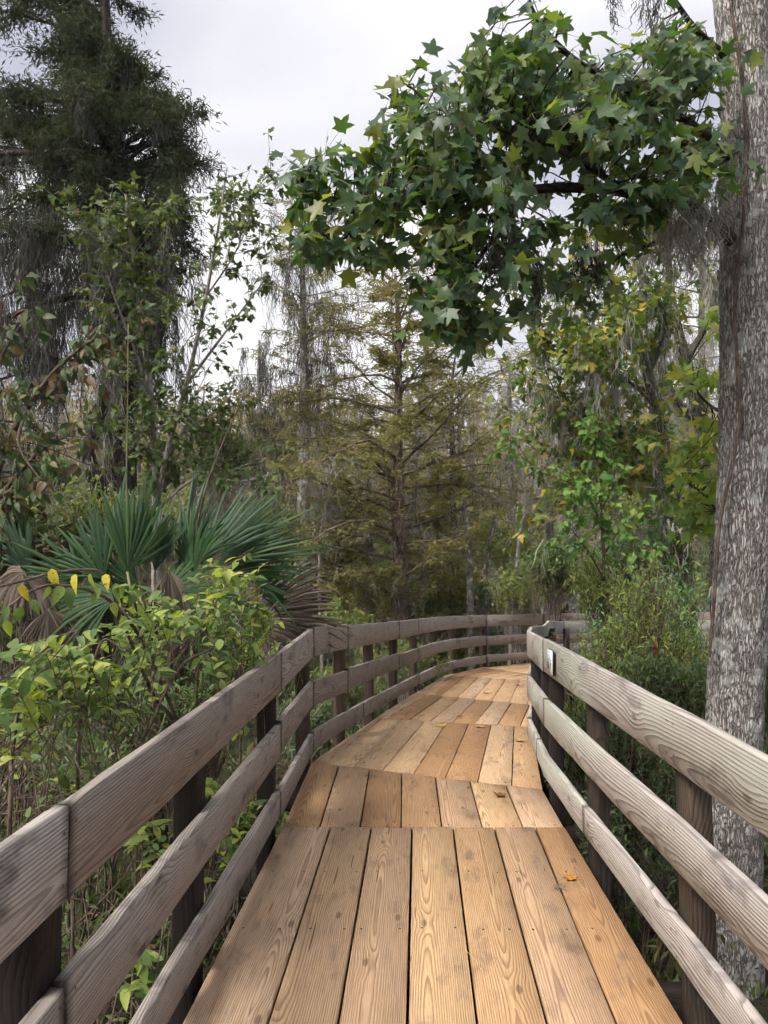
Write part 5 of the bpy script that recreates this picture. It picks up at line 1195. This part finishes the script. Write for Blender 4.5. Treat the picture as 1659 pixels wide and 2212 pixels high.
Q = A + np.stack([rng.normal(-0.05, 0.12, len(A)), rng.normal(0, 0.15, len(A)), -rng.uniform(0.2, 0.5, len(A))], -1); Q[:, 0] = np.minimum(Q[:, 0], np.interp(Q[:, 1], PL.P[:, 1], PL.P[:, 0]) - 0.06); Q[:, :2] += rng.normal(0, 0.16, (len(A), 2)); Q[:, 0] = np.minimum(Q[:, 0], np.interp(Q[:, 1], PL.P[:, 1], PL.P[:, 0]) - 0.06); qs = rng.random(len(A)) < 0.55; sticks(gs, Q[qs], A[qs], 0.0032, 0.0022)
gs.build('stems', M_TWIG, but, kind='stuff')
per = 7; N = len(A) * per; f_ = np.linspace(0.2, 1.0, per)[None, :, None]; pos = (A[:, None] + (E - A)[:, None] * f_).reshape(-1, 3)
Dd = np.repeat(D, per, 0); sgn = np.tile(np.where(np.arange(per) % 2 == 0, 1.0, -1.0), len(A))[:, None]; sd = nrm(np.cross(Dd, (0, 0, 1.0)) + rv(N, 0.3)) * sgn
ax = nrm(Dd * 0.7 + sd * 0.85 + np.array((0, 0, -0.12)) + rv(N, 0.2)); nm = nrm(np.array((-0.1, -0.25, 1.0)) + rv(N, 0.35))
leaves(but, [ACUTE, OVATE, OVATE2], M_BUTTON, pos, ax, nm, 0.068 * rng.uniform(0.5, 1.3, N), 278, 'foliage')
# big leaves hanging from the arching twigs, some already yellow
hang = [(47, 1262, 2.95, 1), (112, 1228, 3.1, 1), (163, 1240, 3.1, 1), (195, 1238, 3.15, 0), (70, 1295, 2.95, 0), (135, 1265, 3.0, 0), (150, 1268, 3.02, 0), (105, 1266, 3.0, 0), (20, 1310, 2.9, 0), (15, 1340, 2.85, 0), (45, 1310, 2.9, 0), (228, 1240, 3.2, 1), (250, 1260, 3.2, 0), (262, 1262, 3.25, 0), (245, 1300, 3.2, 0), (290, 1280, 3.25, 0), (305, 1300, 3.3, 0), (215, 1270, 3.2, 0), (5, 1530, 2.5, 0), (20, 1500, 2.5, 0), (270, 1330, 3.3, 0), (320, 1330, 3.4, 0)]
for fl, mt, Tt in ((1, M_YELLOW, ACUTE), (0, M_BUTTON, ACUTE)):
    H_ = [h for h in hang if h[3] == fl]; pp = np.array([at(*h[:3]) for h in H_]); n = len(pp)
    leaf_objects(but, Tt, mt, pp, nrm(np.array((0, 0, -1.0)) + rv(n, 0.22)), nrm(np.array((0.1, -1.0, 0.2)) + rv(n, 0.35)), rng.uniform(0.068, 0.098, n))

# ------------------------------------------------------------------ shrubs
S = dome_shrub
S('olive green fine leaved shrub with upright stems behind the sign end of the pale railing', 1375, 1350, 7.0, 330, 470, 720, 9, [KITE], 0.062, M_MYRTLE, M_TWIG, twl=0.26, lobes=14, stems=14)
S('yellow tipped myrtle bush reaching over the far end of the railing', 1310, 1245, 8.6, 210, 200, 280, 9, [KITE], 0.068, M_MYRTLE, M_TWIG, twl=0.24, lobes=10)
S('blue green willowy bush glowing between the olive shrub and the big trunk', 1410, 1320, 8.0, 260, 330, 460, 9, [KITE], 0.075, M_WILLOW, M_TWIG, twl=0.30, lobes=12, up=1.2)
S('willowy grey green bush below the maple sapling', 1385, 1190, 9.6, 260, 170, 300, 9, [KITE], 0.085, M_WILLOW, M_TWIG, twl=0.30, lobes=9, up=1.2)
S('bush dotted with white seed heads beside the pale lichened trunk', 1450, 1140, 9.4, 150, 170, 170, 8, [KITE], 0.07, M_MYRTLE, M_TWIG, twl=0.25, flowers=120)
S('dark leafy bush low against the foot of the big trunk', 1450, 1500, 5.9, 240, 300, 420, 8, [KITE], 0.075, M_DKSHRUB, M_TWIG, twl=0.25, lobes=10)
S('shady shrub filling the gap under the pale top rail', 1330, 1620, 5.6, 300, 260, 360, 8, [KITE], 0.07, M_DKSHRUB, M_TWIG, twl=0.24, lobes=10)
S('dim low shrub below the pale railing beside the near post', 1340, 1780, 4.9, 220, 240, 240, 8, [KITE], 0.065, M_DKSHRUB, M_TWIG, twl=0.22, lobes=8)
S('bushy green shrub crowding the posts where the pale railing bends', 1285, 1560, 7.0, 170, 220, 260, 8, [KITE], 0.065, M_MYRTLE, M_TWIG, twl=0.22, lobes=8)
S('leafy shrub at the big trunk, close behind the near end of the pale railing', 1640, 1420, 7.4, 180, 420, 260, 8, [KITE], 0.08, M_DKSHRUB, M_TWIG, twl=0.3, lobes=8)
S('deep green bush in shade below the maple sapling', 1190, 1215, 15.5, 180, 170, 320, 9, [DIAMOND], 0.10, M_DKSHRUB, M_TWIG, twl=0.35, lobes=10)
S('light green bush beside the deep green one, behind the far railing', 1125, 1255, 16.5, 200, 150, 260, 9, [DIAMOND], 0.10, M_UNDER, M_TWIGG, twl=0.35, lobes=10)
S('greyish twiggy bush behind the straight far railing', 1060, 1285, 18.8, 190, 130, 260, 9, [DIAMOND], 0.10, M_DKSHRUB, M_TWIGG, twl=0.35, lobes=10)
S('olive bush at the foot of the slim cypress', 930, 1290, 19.0, 190, 130, 260, 9, [DIAMOND], 0.10, M_UNDER, M_TWIGG, twl=0.35, lobes=10)
S('golden low bush behind the middle posts of the grey railing', 800, 1290, 18.5, 190, 140, 260, 9, [DIAMOND], 0.10, M_CYPGOLD, M_TWIGG, twl=0.35, lobes=10)
S('green bush just over the top rail past the dead palmetto fronds', 745, 1330, 14.5, 150, 110, 220, 9, [DIAMOND], 0.085, M_UNDER, M_TWIGG, twl=0.3, lobes=8)
S('bright bush seen through the rails below the slim cypress', 880, 1420, 13.2, 210, 150, 300, 9, [KITE], 0.10, M_UNDER, M_TWIGG, twl=0.3, lobes=9)
S('leafy bush seen through the rails beside the palmetto', 755, 1470, 10.5, 200, 170, 300, 9, [KITE], 0.10, M_UNDER, M_TWIGG, twl=0.3, lobes=9)
S('dark bush seen through the rails at the far bend', 1010, 1400, 19.5, 240, 130, 280, 9, [DIAMOND], 0.11, M_DKSHRUB, M_TWIGG, twl=0.35, lobes=9)
S('tangled green bush behind the posts where the grey railing turns', 660, 1540, 8.0, 170, 220, 260, 9, [KITE], 0.085, M_DKSHRUB, M_TWIGG, twl=0.3, lobes=9)
S('yellow green thicket under the golden cypress', 850, 1200, 24, 330, 190, 420, 9, [DIAMOND], 0.13, M_UNDER, M_TWIGG, twl=0.4, lobes=14)
S('pale yellow green thicket beyond the light green bush', 1110, 1160, 23, 250, 160, 320, 9, [DIAMOND], 0.13, M_MAPLEY, M_TWIGG, twl=0.4, lobes=12)
S('green thicket beyond the snag', 590, 1130, 22, 260, 220, 380, 9, [DIAMOND], 0.13, M_UNDER, M_TWIGG, twl=0.4, lobes=12)
S('dusky thicket behind the upright palmetto frond', 330, 1110, 13, 300, 220, 420, 9, [DIAMOND], 0.10, M_UNDER, M_TWIGG, twl=0.4, lobes=12)
S('yellowish thicket under the rusty tree', 120, 1110, 11, 280, 240, 400, 9, [DIAMOND], 0.10, M_UNDER, M_TWIGG, twl=0.4, lobes=12)
S('brownish bush beside the bluish palmetto fan', 60, 1150, 7.5, 220, 260, 300, 8, [OVATE], 0.085, M_HICK, M_TWIG, twl=0.3, lobes=9)
S('round green tree crown beyond the maple, below the sky', 470, 960, 17, 210, 190, 380, 9, [DIAMOND], 0.12, M_MAPLE, M_TWIGG, twl=0.4, lobes=12, cat='tree', name='green_tree')
S('dark layered bough of a tree behind the moss curtain', 130, 1010, 14, 150, 60, 160, 9, [DIAMOND], 0.10, M_DKSHRUB, M_TWIGG, twl=0.3, lobes=7)
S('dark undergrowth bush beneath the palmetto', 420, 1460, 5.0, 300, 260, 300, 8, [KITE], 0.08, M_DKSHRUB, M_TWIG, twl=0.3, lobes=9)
S('thicket closing the far side behind the big trunk', 1720, 1200, 13.5, 560, 330, 620, 9, [DIAMOND], 0.11, M_UNDER, M_TWIGG, twl=0.4, lobes=12)
S('green thicket behind the gold maple', 1420, 1060, 17, 330, 200, 420, 9, [DIAMOND], 0.12, M_UNDER, M_TWIGG, twl=0.4, lobes=12)

S('fresh green bush filling the gap close beside the middle of the big trunk', 1495, 1400, 8.8, 190, 330, 300, 9, [KITE], 0.075, M_WILLOW, M_TWIG, twl=0.28, lobes=10)
S('low dim bush in the gap below the rusty tree, beside the dead palmetto fans', 0, 1350, 7.6, 300, 300, 320, 8, [KITE], 0.085, M_DKSHRUB, M_TWIG, twl=0.28, lobes=9)
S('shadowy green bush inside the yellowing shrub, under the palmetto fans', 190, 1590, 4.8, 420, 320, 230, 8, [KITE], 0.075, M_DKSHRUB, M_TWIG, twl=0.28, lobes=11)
# ------------------------------------------------------------------ brush, grass and litter on the ground
g = Geo(); n = 950
Y = rng.uniform(0.9, 6.0, n); X = np.array([railx(y) for y in Y]) - 0.22 - rng.random(n) ** 1.3 * 2.2; z0 = gz(X, Y); h = rng.random(n) ** 1.5 * 1.5
A = np.stack([X, Y, z0 + h], -1); D = nrm(np.stack([rng.normal(0, 0.8, n), rng.normal(0, 0.8, n), rng.normal(0.5, 0.5, n)], -1)); E = A + D * rng.uniform(0.15, 0.75, (n, 1))
E[:, 0] = np.minimum(E[:, 0], np.array([railx(y) for y in E[:, 1]]) - 0.16); E[:, 2] = np.minimum(E[:, 2], 0.85)
sticks(g, A, E, rng.uniform(0.002, 0.006, n), 0.0015); tag(g.build('brush', M_TWIG, kind='stuff'), 'tangle of bare brown twigs under and beside the grey railing', 'brush')

def off_deck(X, Y, m=0.15):
    lx = np.interp(Y, PL.P[:, 1], PL.P[:, 0]); rx = np.interp(Y, PR.P[:, 1], PR.P[:, 0]); return (X < lx - m) | (X > rx + m) | (Y > 17.6)
g = Geo(); n = 26000
X = rng.uniform(-9, 11, n); Y = rng.uniform(0.5, 24, n); k = off_deck(X, Y); X, Y = X[k], Y[k]; n = len(X)
pos = np.stack([X, Y, gz(X, Y)], -1); ln = rng.uniform(0.12, 0.42, n); cl_ = np.sin(X * 1.7) * np.cos(Y * 1.3) + rng.normal(0, 0.5, n) > 0.1
scatter(g, KITE, pos[cl_], nrm(rv(n, 0.45) + np.array((0, 0, 1.0)))[cl_], nrm(rv(n))[cl_], ln[cl_])
n = 7000; Y = rng.uniform(0.7, 7.0, n); X = np.interp(Y, PL.P[:, 1], PL.P[:, 0]) - 0.25 - rng.random(n) ** 1.2 * 2.4
scatter(g, KITE, np.stack([X, Y, gz(X, Y) + 0.75 * rng.random(n) ** 2], -1), nrm(rv(n) + np.array((0, 0, 0.3))), nrm(rv(n, 0.6) + np.array((0, 0, 1.0))), rng.uniform(0.05, 0.13, n))
n = 6000; Y = rng.uniform(2.0, 9.0, n); X = np.interp(Y, PR.P[:, 1], PR.P[:, 0]) + 0.3 + rng.random(n) ** 1.2 * 3.0
scatter(g, KITE, np.stack([X, Y, gz(X, Y) + 0.6 * rng.random(n) ** 2], -1), nrm(rv(n) + np.array((0, 0, 0.3))), nrm(rv(n, 0.6) + np.array((0, 0, 1.0))), rng.uniform(0.05, 0.12, n))
tag(g.build('ground_cover', M_GRASS, kind='stuff'), 'low grass and weeds covering the ground beside the boardwalk', 'grass')
g = Geo(); n = 9000; X = rng.uniform(-5, 6, n); Y = rng.uniform(0.4, 11, n)
pos = np.stack([X, Y, gz(X, Y) + rng.uniform(0.005, 0.05, n)], -1)
scatter(g, STAR2, pos[:1500], nrm(rv(1500) * np.array((1, 1, 0.3))), nrm(rv(1500, 0.4) + np.array((0, 0, 1.0))), rng.uniform(0.05, 0.12, 1500))
scatter(g, KITE, pos[3500:], nrm(rv(n - 3500) * np.array((1, 1, 0.3))), nrm(rv(n - 3500, 0.4) + np.array((0, 0, 1.0))), rng.uniform(0.05, 0.12, n - 3500))
tag(g.build('leaf_litter', M_LITTER, kind='stuff'), 'dead brown leaves lying on the ground under the railings', 'leaf litter')
# one dry grass tuft by the near posts
gt_ = thing('grass_tuft', root(1375, 4.6), 'dry brown grass tuft between the near posts of the pale railing', 'grass'); g = Geo(); n = 90; b = root(1375, 4.6) + np.array((0, 0, 0.1))
scatter(g, blade_leaf(0.012, droop=0.5), np.repeat(b[None], n, 0) + rv(n, 0.03) * np.array((1, 1, 0)), nrm(rv(n, 0.35) + np.array((0, 0, 1.0))), nrm(rv(n)), rng.uniform(0.25, 0.55, n)); g.build('blades', M_LITTER, gt_, kind='stuff')

# ------------------------------------------------------------------ fallen leaves and bits on the deck
def deck_z(px, py):
    for Y in np.arange(1.5, 17, 0.02):
        p = at(px, py, Y); z = float(np.interp(Y, [0, 5.75, 8.4, 10.6, 13.45], [0, 0, -0.20, -0.37, -0.555]))
        if p[2] <= z: return np.array((p[0], Y, z))
def dead_leaf(name, label, px, py, size, col, curl, rot, T=None):
    c = deck_z(px, py); V, F = star_leaf(0.0, 0.0) if T is None else T; V = V.copy(); V[:, 2] = curl * (V[:, 0] ** 2 * 1.2 + (V[:, 1] - 0.3) ** 2 * 0.9) + 0.05 * np.sin(9 * V[:, 0] + 5 * V[:, 1])
    V[:, 2] -= V[:, 2].min(); a = rot; Rz = np.array(((math.cos(a), -math.sin(a), 0), (math.sin(a), math.cos(a), 0), (0, 0, 1))); W = (V * size) @ Rz.T + c + np.array((0, 0, 0.006))
    t = NT(name + '_skin'); nn = t.noise(t.attr('gco', 'Vector'), 6.0, 2.0); m = t.done(t.principled(t.mix(t.ramp(nn, [(0.45, 0.0), (0.65, 0.8)]), col, tuple(q * 0.45 for q in col)), 0.6, 0.25))
    th = thing(name, c, label, 'leaf', 'fallen leaves on the deck'); g = Geo(); g.add(W, F, 0, V); g.build('blade', m, th)
    s0 = (np.array((0, -0.05, 0.02)) * size) @ Rz.T + c; s1 = (np.array((0.05, -0.6, 0.10)) * size) @ Rz.T + c + np.array((0, 0, 0.006)); g = Geo(); sticks(g, s0[None] + np.array((0, 0, 0.008)), s1[None], 0.0016, 0.0012); g.build('stalk', m, th)
dead_leaf('fallen_leaf', 'bright orange curled star leaf lying on the deck by the pale railing', 1242, 1905, 0.075, (0.45, 0.20, 0.03), 0.55, 1.2)
dead_leaf('fallen_leaf', 'dark brown curled leaf on the short planks before the bend', 1086, 1719, 0.085, (0.17, 0.08, 0.035), 0.5, 2.4)
dead_leaf('fallen_leaf', 'yellow leaf on the deck in the middle of the bend', 958, 1571, 0.115, (0.50, 0.30, 0.06), 0.35, 0.4)
dead_leaf('fallen_leaf', 'tan leaf lying beside the yellow one in the bend', 1030, 1570, 0.10, (0.42, 0.23, 0.09), 0.3, 4.0)
dead_leaf('fallen_leaf', 'small brown leaf just beyond the yellow one', 986, 1550, 0.09, (0.22, 0.11, 0.05), 0.4, 5.0)
dead_leaf('fallen_leaf', 'pale tan leaf close to the foot of the pale railing', 1118, 1597, 0.11, (0.50, 0.30, 0.13), 0.35, 3.3)
dead_leaf('fallen_leaf', 'reddish brown leaf farther along the middle of the deck', 1056, 1499, 0.11, (0.30, 0.12, 0.06), 0.4, 1.8)
dead_leaf('fallen_leaf', 'small tan leaf beyond the reddish one, near the turn', 1051, 1477, 0.11, (0.42, 0.25, 0.10), 0.4, 0.9)
dead_leaf('fallen_leaf', 'dark red brown leaf tucked by the railing foot near the turn', 1124, 1482, 0.12, (0.16, 0.05, 0.03), 0.5, 2.9)
c = deck_z(1208, 1922); g = Geo(); n = 70; q = c + rv(n, 0.018) * np.array((1, 1, 0.25)) + np.array((0, 0, 0.010)); sticks(g, q, q + rv(n, 0.018) * np.array((1, 1, 0.5)), 0.0008, 0.0006)
tag(g.build('moss_tuft', M_MOSS, origin=c), 'tiny grey moss tuft in the plank gap beside the orange leaf', 'moss')
a_ = deck_z(1005, 2055) + np.array((0, 0, 0.004)); b_ = deck_z(1045, 2110) + np.array((0, 0, 0.005)); g = Geo(); tube(g, [a_, (a_ + b_) / 2 + np.array((0.006, 0, 0.004)), b_], 0.0011, 5)
t = NT('straw'); tag(g.build('straw', t.done(t.principled((0.55, 0.40, 0.17), 0.6, 0.2)), origin=a_), 'single pale straw lying on the near planks', 'straw')
# dead red leaf caught in the bush
c = at(1420, 1400, 5.6); th = thing('caught_leaf', c, 'dead reddish leaf cluster caught in the dark bush by the big trunk', 'leaf'); g = Geo(); n = 6
scatter(g, STAR2, np.repeat(c[None], n, 0) + rv(n, 0.02), nrm(rv(n) + np.array((0, 0, -0.5))), nrm(rv(n) + np.array((0, -1.0, 0.3))), rng.uniform(0.03, 0.06, n))
t = NT('red_dead_leaf'); g.build('blades', t.done(t.principled((0.15, 0.04, 0.015), 0.6, 0.2)), th, kind='stuff')
# ------------------------------------------------------------------ thin damp air
V = np.array([(x, y, z) for z in (-4.5, 24.0) for y in (-60.0, 110.0) for x in (-90.0, 90.0)])
g = Geo(); g.add(V, np.array([(0, 2, 3, 1), (4, 5, 7, 6), (0, 1, 5, 4), (2, 6, 7, 3), (0, 4, 6, 2), (1, 3, 7, 5)]))
t = NT('pale_air'); pv = t.n('VolumePrincipled'); pv.inputs['Color'].default_value = (0.90, 0.91, 0.93, 1); pv.inputs['Density'].default_value = 0.0006
t.t.links.new(pv.outputs[0], t.out.inputs['Volume'])
tag(g.build('haze', t.m, kind='stuff'), 'thin pale damp air over the swamp', 'haze')
